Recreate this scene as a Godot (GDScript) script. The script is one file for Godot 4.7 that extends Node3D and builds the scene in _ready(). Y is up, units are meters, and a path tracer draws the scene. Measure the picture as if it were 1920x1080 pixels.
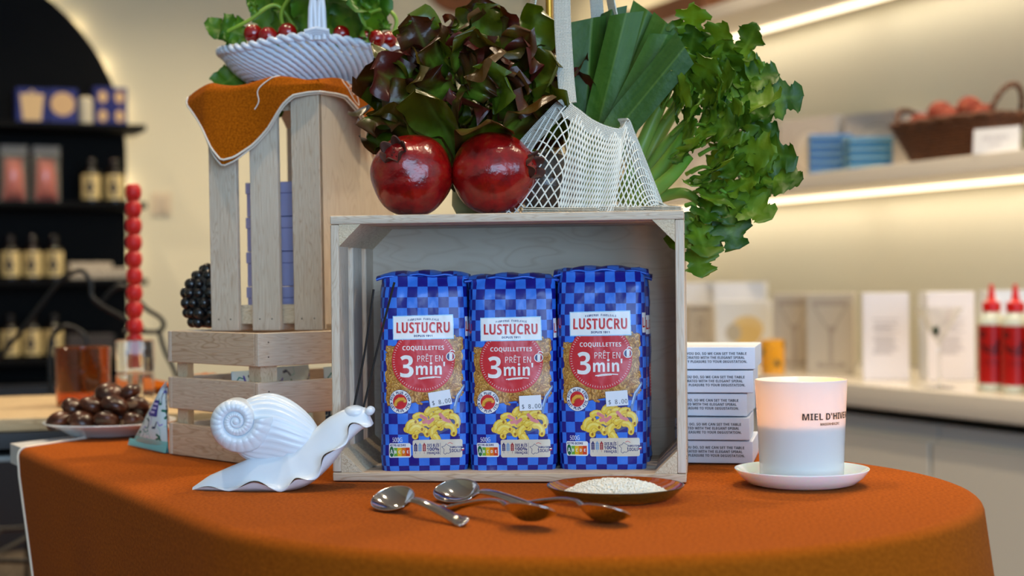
extends Node3D
# A shop display: a cloth-covered table with a crate of pasta bags, produce and small goods; shelves and an arched niche behind.
# Units are metres, y is up. TB is the height of the table top.
const TB := 0.78
var rng := RandomNumberGenerator.new()
var M := {}
var taken := {}
var glyphs := {}


# ------------------------------------------------------------------ mesh builder
class MB:
	var v := PackedVector3Array()
	var ix := PackedInt32Array()
	var uv := PackedVector2Array()
	var c := PackedColorArray()

	func vert(p: Vector3, u := Vector2.ZERO, col := Color.WHITE) -> int:
		v.append(p)
		uv.append(u)
		c.append(col)
		return v.size() - 1

	func tri(a: int, b: int, d: int) -> void:
		ix.append(a)
		ix.append(b)
		ix.append(d)

	# rows of points, joined by quads; wrap closes each row
	func grid(rows: Array, wrap := false, flip := false, uvs: Array = [], cols: Array = []) -> void:
		var base := v.size()
		var nr := rows.size()
		var nc: int = rows[0].size()
		for r in nr:
			for i in nc:
				v.append(rows[r][i])
				uv.append(uvs[r][i] if uvs else Vector2(float(i) / maxi(1, nc - 1), float(r) / maxi(1, nr - 1)))
				c.append(cols[r][i] if cols else Color.WHITE)
		for r in nr - 1:
			for i in (nc if wrap else nc - 1):
				var a := base + r * nc + i
				var b := base + r * nc + (i + 1) % nc
				var d := base + (r + 1) * nc + (i + 1) % nc
				var e := base + (r + 1) * nc + i
				if flip:
					tri(a, d, b)
					tri(a, e, d)
				else:
					tri(a, b, d)
					tri(a, d, e)

	func fan(pts: PackedVector3Array, center: Vector3, flip := false, col := Color.WHITE) -> void:
		var o := vert(center, Vector2(.5, .5), col)
		var first := v.size()
		for p in pts:
			vert(p, Vector2(.5, .5), col)
		for i in pts.size():
			var a := first + i
			var b := first + (i + 1) % pts.size()
			if flip:
				tri(o, a, b)
			else:
				tri(o, b, a)

	# profile of (radius, height) turned about y; repeat a point for a sharp edge
	func lathe(prof: Array, seg := 32, at := Vector3.ZERO, wob := 0.0) -> void:
		var rows := []
		for p in prof:
			var row := PackedVector3Array()
			for i in seg:
				var a := TAU * i / seg
				var r: float = p[0] * (1.0 + wob * sin(a * 3.0 + p[1] * 40.0))
				row.append(at + Vector3(cos(a) * r, p[1], sin(a) * r))
			rows.append(row)
		grid(rows, true)

	func tube(pts: Array, rad, sides := 8, closed := false, caps := true, lobes := 0, twist := 0.0, lobe_depth := 0.3, flat := 1.0, hint := Vector3.UP) -> void:
		var n := pts.size()
		var rows := []
		var nrm := Vector3.ZERO
		var run := 0.0
		for k in n:
			var p: Vector3 = pts[k]
			var p0: Vector3 = pts[(k - 1 + n) % n] if (k > 0 or closed) else pts[k]
			var p1: Vector3 = pts[(k + 1) % n] if (k < n - 1 or closed) else pts[k]
			var t := (p1 - p0).normalized()
			if k == 0:
				nrm = hint - t * hint.dot(t)
				if nrm.length() < .05:
					nrm = Vector3.RIGHT - t * t.x
				if nrm.length() < .05:
					nrm = Vector3.BACK - t * t.z
				nrm = nrm.normalized()
			else:
				run += p.distance_to(pts[k - 1])
				nrm = (nrm - t * nrm.dot(t)).normalized()
			var bin := nrm.cross(t)
			var r: float = rad[k] if rad is Array else rad
			var row := PackedVector3Array()
			for i in sides:
				var a := TAU * i / sides
				var rr := r
				if lobes > 0:
					rr = r * (1.0 - lobe_depth + lobe_depth * absf(cos(lobes * .5 * (a - twist * run))))
				row.append(p + nrm * cos(a) * rr + bin * sin(a) * rr * flat)
			rows.append(row)
		if closed:
			rows.append(rows[0])
		grid(rows, true)
		if caps and not closed:
			fan(rows[0], pts[0])
			fan(rows[n - 1], pts[n - 1], true)

	# box with small chamfers, centred on the transform
	func box(size: Vector3, x := Transform3D.IDENTITY, ch := 0.0008, col := Color.WHITE) -> void:
		var h := size / 2.0
		ch = minf(ch, minf(h.x, minf(h.y, h.z)) * .6)
		var id := {}
		for sx in [-1, 1]:
			for sy in [-1, 1]:
				for sz in [-1, 1]:
					for ax in 3:
						var q := Vector3(sx * (h.x - ch), sy * (h.y - ch), sz * (h.z - ch))
						q[ax] = [sx, sy, sz][ax] * h[ax]
						var u := Vector2(.5 + q.x / size.x, .5 - q.y / size.y)
						id[[sx, sy, sz, ax]] = vert(x * q, u, col)
		for ax in 3:
			var b1 := (ax + 1) % 3
			var b2 := (ax + 2) % 3
			for s in [-1, 1]:
				var k := []
				for m in [[-1, -1], [1, -1], [1, 1], [-1, 1]]:
					var w := [0, 0, 0]
					w[ax] = s
					w[b1] = m[0]
					w[b2] = m[1]
					k.append(id[[w[0], w[1], w[2], ax]])
				_quad(k, s > 0)
			# edges along ax
			for s1 in [-1, 1]:
				for s2 in [-1, 1]:
					var k2 := []
					for m in [[-1, b1], [1, b1], [1, b2], [-1, b2]]:
						var w := [0, 0, 0]
						w[ax] = m[0]
						w[b1] = s1
						w[b2] = s2
						k2.append(id[[w[0], w[1], w[2], m[1]]])
					_quad(k2, s1 * s2 < 0)
		for sx in [-1, 1]:
			for sy in [-1, 1]:
				for sz in [-1, 1]:
					var t := [id[[sx, sy, sz, 0]], id[[sx, sy, sz, 1]], id[[sx, sy, sz, 2]]]
					if sx * sy * sz > 0:
						tri(t[0], t[2], t[1])
					else:
						tri(t[0], t[1], t[2])

	func _quad(k: Array, rev: bool) -> void:
		if rev:
			tri(k[0], k[3], k[2])
			tri(k[0], k[2], k[1])
		else:
			tri(k[0], k[1], k[2])
			tri(k[0], k[2], k[3])

	func ball(at: Vector3, r: Vector3, seg := 16, rings := 10) -> void:
		var rows := []
		for k in rings + 1:
			var b := -PI / 2 + PI * k / rings
			var row := PackedVector3Array()
			for i in seg:
				var a := TAU * i / seg
				row.append(at + Vector3(cos(a) * cos(b) * r.x, sin(b) * r.y, sin(a) * cos(b) * r.z))
			rows.append(row)
		grid(rows, true)

	# flat outline (x, y) pushed out along z from z0 to z1
	func prism(poly: PackedVector2Array, z0: float, z1: float, x := Transform3D.IDENTITY) -> void:
		var p := poly
		var area := 0.0
		for k in p.size():
			area += p[k].cross(p[(k + 1) % p.size()])
		if area < 0.0:
			p = p.duplicate()
			p.reverse()
		var t := Geometry2D.triangulate_polygon(p)
		var f := v.size()
		for q in p:
			vert(x * Vector3(q.x, q.y, z1), q)
		var b := v.size()
		for q in p:
			vert(x * Vector3(q.x, q.y, z0), q)
		for k in range(0, t.size(), 3):
			var up := (p[t[k + 1]] - p[t[k]]).cross(p[t[k + 2]] - p[t[k]]) > 0
			var i1 := t[k + 1] if up else t[k + 2]
			var i2 := t[k + 2] if up else t[k + 1]
			tri(f + t[k], f + i2, f + i1)
			tri(b + t[k], b + i1, b + i2)
		for k in p.size():
			var m := (k + 1) % p.size()
			var a := vert(x * Vector3(p[k].x, p[k].y, z0))
			var d := vert(x * Vector3(p[m].x, p[m].y, z0))
			var e := vert(x * Vector3(p[m].x, p[m].y, z1))
			var g := vert(x * Vector3(p[k].x, p[k].y, z1))
			tri(a, e, d)
			tri(a, g, e)

	func mesh(colors := false) -> ArrayMesh:
		var nn := PackedVector3Array()
		nn.resize(v.size())
		for k in range(0, ix.size(), 3):
			var a := ix[k]
			var b := ix[k + 1]
			var d := ix[k + 2]
			var f := (v[d] - v[a]).cross(v[b] - v[a])
			nn[a] += f
			nn[b] += f
			nn[d] += f
		for k in nn.size():
			nn[k] = nn[k].normalized() if nn[k].length_squared() > 0.0 else Vector3.UP
		var arr := []
		arr.resize(Mesh.ARRAY_MAX)
		arr[Mesh.ARRAY_VERTEX] = v
		arr[Mesh.ARRAY_NORMAL] = nn
		arr[Mesh.ARRAY_TEX_UV] = uv
		if colors:
			arr[Mesh.ARRAY_COLOR] = c
		arr[Mesh.ARRAY_INDEX] = ix
		var m := ArrayMesh.new()
		m.add_surface_from_arrays(Mesh.PRIMITIVE_TRIANGLES, arr)
		return m


# ------------------------------------------------------------------ naming
func numbered(called: String) -> String:
	if not taken.has(called):
		taken[called] = 0
		return called
	taken[called] += 1
	return "%s_%03d" % [called, taken[called]]

func tag(o: Node3D, label: String, category: String, group := "") -> void:
	o.set_meta("label", label)
	o.set_meta("category", category)
	if group:
		o.set_meta("group", group)

func thing(called: String, label: String, category: String, x := Transform3D.IDENTITY, group := "") -> Node3D:
	var o := Node3D.new()
	o.name = numbered(called)
	add_child(o)
	o.transform = x
	tag(o, label, category, group)
	return o

func part(parent: Node3D, called: String, mesh: Mesh, mat: Material, x := Transform3D.IDENTITY) -> MeshInstance3D:
	var o := MeshInstance3D.new()
	o.name = called
	o.mesh = mesh
	o.material_override = mat
	parent.add_child(o, true)
	o.transform = x
	return o

func one(called: String, mesh: Mesh, mat: Material, label: String, category: String, x := Transform3D.IDENTITY, group := "") -> MeshInstance3D:
	var o := part(self, numbered(called), mesh, mat, x)
	tag(o, label, category, group)
	return o

func struct(called: String, mesh: Mesh, mat: Material, x := Transform3D.IDENTITY) -> MeshInstance3D:
	var o := part(self, called, mesh, mat, x)
	o.set_meta("kind", "structure")
	return o

func yaw(at: Vector3, deg: float) -> Transform3D:
	return Transform3D(Basis(Vector3.UP, deg_to_rad(deg)), at)

# y runs along dir, z faces as near to face as it can
func aim(at: Vector3, dir: Vector3, face := Vector3.BACK) -> Transform3D:
	var y := dir.normalized()
	var z := face - y * face.dot(y)
	if z.length() < .02:
		z = Vector3.RIGHT - y * y.x
	z = z.normalized()
	return Transform3D(Basis(y.cross(z), y, z), at)

func shift(x: float, y: float, z: float) -> Transform3D:
	return Transform3D(Basis.IDENTITY, Vector3(x, y, z))

func box_mesh(size: Vector3, ch := 0.0008) -> ArrayMesh:
	var b := MB.new()
	b.box(size, Transform3D.IDENTITY, ch)
	return b.mesh()

func curve(pts: Array, n: int, closed := false) -> Array:   # smooth line through points
	var out := []
	var m := pts.size()
	var segs := m if closed else m - 1
	for k in n + (0 if closed else 1):
		var f := float(k) / n * segs
		var i := mini(int(f), segs - 1)
		var t := f - i
		var a: Vector3 = pts[(i - 1 + m) % m] if (closed or i > 0) else pts[i] * 2.0 - pts[i + 1]
		var b: Vector3 = pts[i % m]
		var d: Vector3 = pts[(i + 1) % m]
		var e: Vector3 = pts[(i + 2) % m] if (closed or i + 2 < m) else d * 2.0 - b
		out.append(b.cubic_interpolate(d, a, e, t))
	return out

func lerp_table(t: float, tab: Array) -> float:    # [[x, y], ...] smooth steps between
	if t <= tab[0][0]:
		return tab[0][1]
	for k in tab.size() - 1:
		if t <= tab[k + 1][0]:
			var f: float = (t - tab[k][0]) / (tab[k + 1][0] - tab[k][0])
			return lerpf(tab[k][1], tab[k + 1][1], f * f * (3.0 - 2.0 * f))
	return tab[-1][1]

func lerp_line(t: float, tab: Array) -> float:
	if t <= tab[0][0]:
		return tab[0][1]
	for k in tab.size() - 1:
		if t <= tab[k + 1][0]:
			return lerpf(tab[k][1], tab[k + 1][1], (t - tab[k][0]) / (tab[k + 1][0] - tab[k][0]))
	return tab[-1][1]


# ------------------------------------------------------------------ lettering
func glyph(text: String, weight := 700, face := "Droid Sans") -> Dictionary:
	var key := "%s|%d|%s" % [text, weight, face]
	if not glyphs.has(key):
		var f := SystemFont.new()
		f.font_names = PackedStringArray([face])
		f.font_weight = weight
		var t := TextMesh.new()
		t.font = f
		t.text = text
		t.font_size = 64
		t.pixel_size = 1.0 / 45.7
		t.depth = 0.0
		t.curve_step = 2.0
		var a := t.get_mesh_arrays()
		var p: PackedVector3Array = a[Mesh.ARRAY_VERTEX]
		var idx: PackedInt32Array = a[Mesh.ARRAY_INDEX]
		var q := PackedVector2Array()
		var lo := Vector2(1e9, 1e9)
		var hi := Vector2(-1e9, -1e9)
		for k in idx:
			var w := Vector2(p[k].x, p[k].y)
			q.append(w)
			lo = lo.min(w)
			hi = hi.max(w)
		glyphs[key] = {"t": q, "lo": lo, "hi": hi}
	return glyphs[key]

# prints into a picture: centre, width and height of the word in pixels, turn in degrees
func ink(im: Image, text: String, center: Vector2, size: Vector2, col: Color, weight := 700, turn := 0.0, face := "Droid Sans") -> void:
	var g := glyph(text, weight, face)
	var lo: Vector2 = g.lo
	var hi: Vector2 = g.hi
	var sc := Vector2(size.x / (hi.x - lo.x), size.y / (hi.y - lo.y))
	if size.x <= 0.0:
		sc.x = sc.y
	var mid := (lo + hi) / 2.0
	var cs := cos(deg_to_rad(turn))
	var sn := sin(deg_to_rad(turn))
	var pts: PackedVector2Array = g.t
	var q := PackedVector2Array()
	for p in pts:
		var w := (p - mid) * sc
		w.y = -w.y
		q.append(center + Vector2(w.x * cs - w.y * sn, w.x * sn + w.y * cs))
	for k in range(0, q.size(), 3):
		fill_tri(im, q[k], q[k + 1], q[k + 2], col)

func fill_tri(im: Image, a: Vector2, b: Vector2, d: Vector2, col: Color) -> void:
	var area := (b - a).cross(d - a)
	if absf(area) < 1e-6:
		return
	if area < 0:
		var s := b
		b = d
		d = s
	var x0 := maxi(0, int(floor(minf(a.x, minf(b.x, d.x)))))
	var x1 := mini(im.get_width() - 1, int(ceil(maxf(a.x, maxf(b.x, d.x)))))
	var y0 := maxi(0, int(floor(minf(a.y, minf(b.y, d.y)))))
	var y1 := mini(im.get_height() - 1, int(ceil(maxf(a.y, maxf(b.y, d.y)))))
	for y in range(y0, y1 + 1):
		for x in range(x0, x1 + 1):
			var p := Vector2(x + .5, y + .5)
			if (b - a).cross(p - a) >= -.3 and (d - b).cross(p - b) >= -.3 and (a - d).cross(p - d) >= -.3:
				im.set_pixel(x, y, col)

func fill_poly(im: Image, pts: Array, col: Color) -> void:
	var p := PackedVector2Array(pts)
	var t := Geometry2D.triangulate_polygon(p)
	for k in range(0, t.size(), 3):
		fill_tri(im, p[t[k]], p[t[k + 1]], p[t[k + 2]], col)

func fill_disc(im: Image, at: Vector2, r: Vector2, col: Color, hole := 0.0) -> void:
	for y in range(maxi(0, int(at.y - r.y)), mini(im.get_height(), int(at.y + r.y) + 2)):
		for x in range(maxi(0, int(at.x - r.x)), mini(im.get_width(), int(at.x + r.x) + 2)):
			var e := ((Vector2(x + .5, y + .5) - at) / r).length()
			if e <= 1.0 and e >= hole:
				im.set_pixel(x, y, col)

func stroke(im: Image, pts: Array, w: float, col: Color) -> void:
	for k in pts.size() - 1:
		var a: Vector2 = pts[k]
		var b: Vector2 = pts[k + 1]
		var n := maxi(1, int(a.distance_to(b) / maxf(1.0, w * .4)))
		for i in n + 1:
			fill_disc(im, a.lerp(b, float(i) / n), Vector2(w, w) / 2.0, col)

func arc_text(im: Image, text: String, at: Vector2, r: float, a0: float, a1: float, h: float, col: Color, inward := false) -> void:
	for k in text.length():
		if text[k] == " ":
			continue
		var a := deg_to_rad(lerpf(a0, a1, (k + .5) / text.length()))
		var turn := rad_to_deg(a) + (90.0 if not inward else -90.0)
		ink(im, text[k], at + Vector2(cos(a), sin(a)) * r, Vector2(h * .62, h), col, 700, turn)

func picture(im: Image) -> ImageTexture:
	return ImageTexture.create_from_image(im)

# lettering as a thin sheet of its own: x, y from the word's left end and baseline; bend wraps it about a cylinder
func letters(text: String, cap: float, weight := 700, width := 0.0, bend := 0.0, face := "Droid Sans") -> ArrayMesh:
	var g := glyph(text, weight, face)
	var b := MB.new()
	var lo: Vector2 = g.lo
	var hi: Vector2 = g.hi
	var sx: float = cap if width <= 0.0 else width / (hi.x - lo.x)
	for p in g.t:
		var q := Vector2((p.x - lo.x) * sx, (p.y + 0.5) * cap)
		if bend > 0.0:
			var a: float = q.x / bend
			b.vert(Vector3(sin(a) * bend, q.y, cos(a) * bend))
		else:
			b.vert(Vector3(q.x, q.y, 0.0))
	for k in range(0, b.v.size(), 3):
		var up := (b.v[k + 2] - b.v[k]).cross(b.v[k + 1] - b.v[k])
		if up.z >= 0:
			b.tri(k, k + 1, k + 2)
		else:
			b.tri(k, k + 2, k + 1)
	return b.mesh()


# ------------------------------------------------------------------ materials
func mat(col: Color, rough := 0.6, metal := 0.0) -> StandardMaterial3D:
	var m := StandardMaterial3D.new()
	m.albedo_color = col
	m.roughness = rough
	m.metallic = metal
	return m

func noise_tex(freq: float, ramp: Array, size := 512, octaves := 4, seed_ := 1, kind := FastNoiseLite.TYPE_SIMPLEX_SMOOTH) -> NoiseTexture2D:
	var n := FastNoiseLite.new()
	n.noise_type = kind
	n.frequency = freq
	n.fractal_octaves = octaves
	n.seed = seed_
	var t := NoiseTexture2D.new()
	t.width = size
	t.height = size
	t.seamless = true
	t.noise = n
	if ramp:
		var g := Gradient.new()
		g.offsets = PackedFloat32Array(ramp.map(func(e): return e[0]))
		g.colors = PackedColorArray(ramp.map(func(e): return e[1]))
		t.color_ramp = g
	return t

func wood(light: Color, dark: Color, seed_: int, scale := Vector3(2.4, 26, 26)) -> StandardMaterial3D:
	var ramp := []
	var bands := 7
	for k in bands:
		var o := float(k) / bands
		ramp.append([o, light.lerp(dark, .12)])
		ramp.append([o + .55 / bands, light])
		ramp.append([o + .86 / bands, light.lerp(dark, .35 + .4 * ((k * 37) % 10) / 10.0)])
	ramp.append([1.0, light])
	var m := mat(Color.WHITE, .62)
	m.albedo_texture = noise_tex(.0045, ramp, 512, 3, seed_)
	m.uv1_triplanar = true
	m.uv1_scale = scale
	m.heightmap_enabled = true
	m.heightmap_scale = .03
	m.heightmap_texture = noise_tex(.05, [], 256, 3, seed_ + 5)
	return m

func weave_tex(n: int, cell: int, gap: int) -> ImageTexture:   # over-under threads, as height
	var im := Image.create(n, n, false, Image.FORMAT_RGB8)
	var r := RandomNumberGenerator.new()
	r.seed = 5
	var thick := []
	for k in n / cell + 1:
		thick.append(r.randf_range(.75, 1.1))
	for y in n:
		for x in n:
			var cx := x / cell
			var cy := y / cell
			var fx := absf((x % cell + .5) / cell - .5) * 2.0
			var fy := absf((y % cell + .5) / cell - .5) * 2.0
			var h: float
			if (cx + cy) % 2 == 0:
				h = (1.0 - fx * fx) * (.65 + .35 * (1.0 - fy * fy)) * thick[cx]
			else:
				h = (1.0 - fy * fy) * (.65 + .35 * (1.0 - fx * fx)) * thick[cy]
			if gap > 0 and (x % cell < gap or y % cell < gap):
				h *= .3
			im.set_pixel(x, y, Color(h, h, h))
	return picture(im)

func fabric(light: Color, dark: Color, threads_per_m: float, seed_: int, bump := .03) -> StandardMaterial3D:
	var m := mat(Color.WHITE, .95)
	m.albedo_texture = noise_tex(.03, [[.25, dark], [.75, light]], 512, 5, seed_)
	m.uv1_triplanar = true
	m.uv1_world_triplanar = true
	var s := threads_per_m / 64.0
	m.uv1_scale = Vector3(s, s, s)
	m.heightmap_enabled = true
	m.heightmap_scale = bump
	m.heightmap_texture = M.weave
	m.rim_enabled = true
	m.rim = .04
	m.rim_tint = .7
	m.metallic_specular = .1
	return m

func glass_pane(col: Color, alpha := .12, rough := .03) -> StandardMaterial3D:
	var m := mat(Color(col.r, col.g, col.b, alpha), rough)
	m.transparency = BaseMaterial3D.TRANSPARENCY_ALPHA
	return m

func glass_solid(col: Color, rough := .02) -> StandardMaterial3D:
	var m := mat(Color(col.r, col.g, col.b, .03), rough)
	m.refraction_enabled = true
	m.refraction_scale = .05
	return m

func leafy(rough := .45) -> StandardMaterial3D:
	var m := mat(Color.WHITE, rough)
	m.vertex_color_use_as_albedo = true
	m.backlight_enabled = true
	m.backlight = Color(.55, .6, .4)
	m.heightmap_enabled = true
	m.heightmap_scale = .06
	m.heightmap_texture = noise_tex(.02, [], 256, 4, 77, FastNoiseLite.TYPE_CELLULAR)
	m.uv1_triplanar = true
	m.uv1_scale = Vector3(14, 14, 14)
	m.metallic_specular = .45
	return m

func make_materials() -> void:
	M.weave = weave_tex(256, 4, 0)
	M.pine = wood(Color(.855, .785, .70), Color(.72, .60, .49), 3)
	M.pine_b = wood(Color(.87, .81, .735), Color(.75, .645, .54), 11, Vector3(1.7, 34, 34))
	M.pine_warm = wood(Color(.845, .75, .64), Color(.68, .53, .40), 21, Vector3(2.0, 17, 17))
	M.ply = wood(Color(.85, .79, .71), Color(.78, .70, .61), 31, Vector3(2.0, 7, 7))
	M.cloth = fabric(Color(.68, .345, .07), Color(.57, .275, .045), 1100.0, 4)
	M.napkin = fabric(Color(.74, .39, .06), Color(.55, .27, .035), 1500.0, 8)
	M.cotton = fabric(Color(.90, .87, .80), Color(.82, .78, .70), 900.0, 9, .06)
	M.cord = mat(Color(.93, .91, .86), .85)
	M.hem = mat(Color(.92, .87, .80), .85)
	M.porcelain = mat(Color(.90, .925, .94), .16)
	M.porcelain.clearcoat_enabled = true
	M.porcelain.clearcoat = .5
	M.porcelain.clearcoat_roughness = .05
	M.bisque = mat(Color(.87, .90, .93), .34)
	M.bisque.clearcoat_enabled = true
	M.bisque.clearcoat = .3
	M.bisque.clearcoat_roughness = .2
	M.rope_glaze = mat(Color(.83, .86, .91), .22)
	M.silver = mat(Color(.80, .78, .76), .09, 1.0)
	M.brass = mat(Color(.80, .60, .25), .25, 1.0)
	M.amber = glass_solid(Color(.98, .80, .46))
	M.amber_dark = glass_solid(Color(.86, .55, .30))
	M.clear = glass_solid(Color(.98, .98, .97))
	M.thin_clear = glass_pane(Color(.95, .95, .93), .06)
	M.black = mat(Color(.012, .012, .014), .6)
	M.black.metallic_specular = .25
	M.black_wire = mat(Color(.02, .02, .022), .4)
	M.wall = mat(Color(.87, .845, .745), .9)
	M.wall.heightmap_enabled = true
	M.wall.heightmap_scale = .05
	M.wall.heightmap_texture = noise_tex(.08, [], 256, 3, 15)
	M.wall.uv1_triplanar = true
	M.white_paint = mat(Color(.86, .83, .78), .45)
	M.cabinet = mat(Color(.88, .855, .80), .5)
	M.white_card = mat(Color(.91, .91, .92), .45)
	M.ink = mat(Color(.10, .11, .16), .7)
	M.leaf = leafy()
	M.leaf_wax = leafy(.5)
	M.lettuce = leafy(.28)
	M.green_stalk = mat(Color.WHITE, .4)
	M.green_stalk.vertex_color_use_as_albedo = true
	M.green_stalk.subsurf_scatter_enabled = true
	M.green_stalk.subsurf_scatter_strength = .15
	M.led = mat(Color(1, .95, .85), .5)
	M.led.emission_enabled = true
	M.led.emission = Color(1.0, .93, .80)
	M.led.emission_energy_multiplier = 2.2
	M.knit = mat(Color(.90, .875, .815), .9)
	M.knit.heightmap_enabled = true
	M.knit.heightmap_scale = .10
	M.knit.heightmap_texture = weave_tex(64, 8, 2)
	M.knit.uv1_scale = Vector3(.85, .85, 1)


# ------------------------------------------------------------------ the scene
func _ready() -> void:
	rng.seed = 20
	var cam := Camera3D.new()
	cam.name = "camera"
	cam.position = Vector3(0, .956, 1.366)
	cam.rotation = Vector3(deg_to_rad(-.234), 0, deg_to_rad(-.6))
	var lens := CameraAttributesPhysical.new()
	lens.frustum_focal_length = 65.18
	lens.frustum_focus_distance = 1.375
	lens.frustum_near = .05
	lens.frustum_far = 60.0
	lens.exposure_aperture = 6.0
	cam.attributes = lens
	add_child(cam)
	var we := WorldEnvironment.new()
	we.name = "surroundings"
	var env := Environment.new()
	env.background_mode = Environment.BG_COLOR
	env.background_color = Color(.55, .62, .72)
	env.tonemap_mode = Environment.TONE_MAPPER_LINEAR
	env.tonemap_exposure = 1.0
	env.sdfgi_enabled = true
	env.ssao_enabled = true
	env.ssil_enabled = true
	we.environment = env
	add_child(we)
	# daylight through the shop window behind the viewer
	var day := AreaLight3D.new()
	day.name = "window_daylight"
	day.area_size = Vector2(3.4, 2.0)
	day.light_color = Color(.70, .85, 1.0)
	day.light_energy = 14.5
	day.area_range = 20.0
	day.shadow_enabled = true
	day.transform = room() * Transform3D(Basis.IDENTITY, Vector3(-2.4, 1.55, 8.93))
	add_child(day)

	make_materials()
	build_room()
	build_ceiling_spots()
	build_counter_wall()
	build_arch()
	build_far_table()
	build_table()
	build_crates()
	build_bags()
	build_snail()
	build_spoons_and_dish()
	build_candle()
	build_card_boxes()
	build_fruit()
	build_lettuce()
	build_net_bag()
	build_leeks()
	build_celery()
	build_rope_basket()
	build_napkin()
	build_left_goods()
	build_counter_goods()
	build_shelf_goods()
	build_arch_goods()


# the room's own axes: the corner of back wall and counter wall, x along the back wall, z into the room
func room() -> Transform3D:
	return yaw(Vector3(.068, 0, -5.294), 23.9)

# x along the counter wall towards the window, z out of that wall
func side() -> Transform3D:
	return yaw(Vector3(1.5366, 0, -1.9868), -66.1)

func slab(called: String, lo: Vector3, hi: Vector3, m: Material, x: Transform3D) -> MeshInstance3D:
	return struct(called, box_mesh(hi - lo, .002), m, x * Transform3D(Basis.IDENTITY, (lo + hi) / 2.0))

func build_room() -> void:
	var x := room()
	M.floor = wood(Color(.62, .38, .19), Color(.42, .23, .10), 41, Vector3(.8, 9, 9))
	var plaster: StandardMaterial3D = M.wall
	# floor of boards
	var fl := slab("floor", Vector3(-5.2, -.12, 0), Vector3(0, -.012, 9), mat(Color(.16, .09, .05), .8), x)
	var meshes := []
	for k in 4:
		var b := MB.new()
		b.box(Vector3(1.794, .012, .124), shift(k * 3.1, 0, k * .43), .001)
		meshes.append(b.mesh())
	for r in 24:
		for q in 2:
			var k := (r * 3 + q) % 4
			part(fl, "floor_board", meshes[k], M.floor, shift(-2.6 + q * 1.8 + (r % 3) * .3 - k * 3.1 + .4, .06, -4.44 + r * .126 - k * .43))
	slab("ceiling", Vector3(-5.2, 2.8, 0), Vector3(0, 2.9, 9), mat(Color(.88, .86, .82), .9), x)
	slab("wall_back", Vector3(-5.3, 0, -.12), Vector3(.12, 2.8, 0), plaster, x)
	slab("wall_right", Vector3(0, 0, 0), Vector3(.12, 2.8, 9.1), plaster, x)
	slab("wall_left", Vector3(-5.3, 0, 0), Vector3(-5.2, 2.8, 9.1), plaster, x)
	# window wall behind the viewer, with its opening
	var w := slab("wall_window", Vector3(-5.2, 0, 9), Vector3(0, .5, 9.12), plaster, x)
	part(w, "lintel", box_mesh(Vector3(5.2, .2, .12)), plaster, shift(0, 2.45, 0))
	part(w, "pier", box_mesh(Vector3(1.0, 2.1, .12)), plaster, shift(-2.1, 1.3, 0))
	part(w, "pier", box_mesh(Vector3(.6, 2.1, .12)), plaster, shift(2.3, 1.3, 0))
	var pane := struct("window_1", box_mesh(Vector3(3.6, 2.1, .008)), M.thin_clear, x * shift(-2.4, 1.55, 9.06))
	for k in 4:
		part(pane, "window_frame", box_mesh(Vector3(.05, 2.1, .06)), M.black, shift(-1.775 + k * 1.1833, 0, 0))
	# wall switch
	var sw := thing("wall_switch", "cream wall switch plate beside the black arched shelves", "switch", x * shift(-1.55, 1.27, 0))
	part(sw, "plate", box_mesh(Vector3(.075, .085, .009), .002), mat(Color(.84, .77, .66), .5), shift(0, 0, .0045))
	part(sw, "rocker", box_mesh(Vector3(.03, .05, .006), .002), mat(Color(.80, .73, .62), .4), shift(0, 0, .011))
	# wooden board hanging high on the back wall
	var hb := thing("hanging_board", "rounded brown wooden board hanging high on the cream wall", "board", x * shift(-.325, 2.2, .012))
	var rows := PackedVector2Array()
	for k in 28:
		var a := TAU * k / 28
		rows.append(Vector2(cos(a) * .125 * (1.0 + .12 * cos(2 * a)), sin(a) * .125))
	var b := MB.new()
	b.prism(rows, -.012, .012)
	part(hb, "board", b.mesh(), wood(Color(.55, .33, .17), Color(.38, .2, .09), 51, Vector3(5, 20, 20)))
	b = MB.new()
	b.lathe([[.012, 0], [.012, .004], [.0, .004]], 14)
	part(hb, "hole", b.mesh(), M.black, Transform3D(Basis(Vector3.RIGHT, PI / 2), Vector3(.0, -.05, .0115)))

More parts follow.
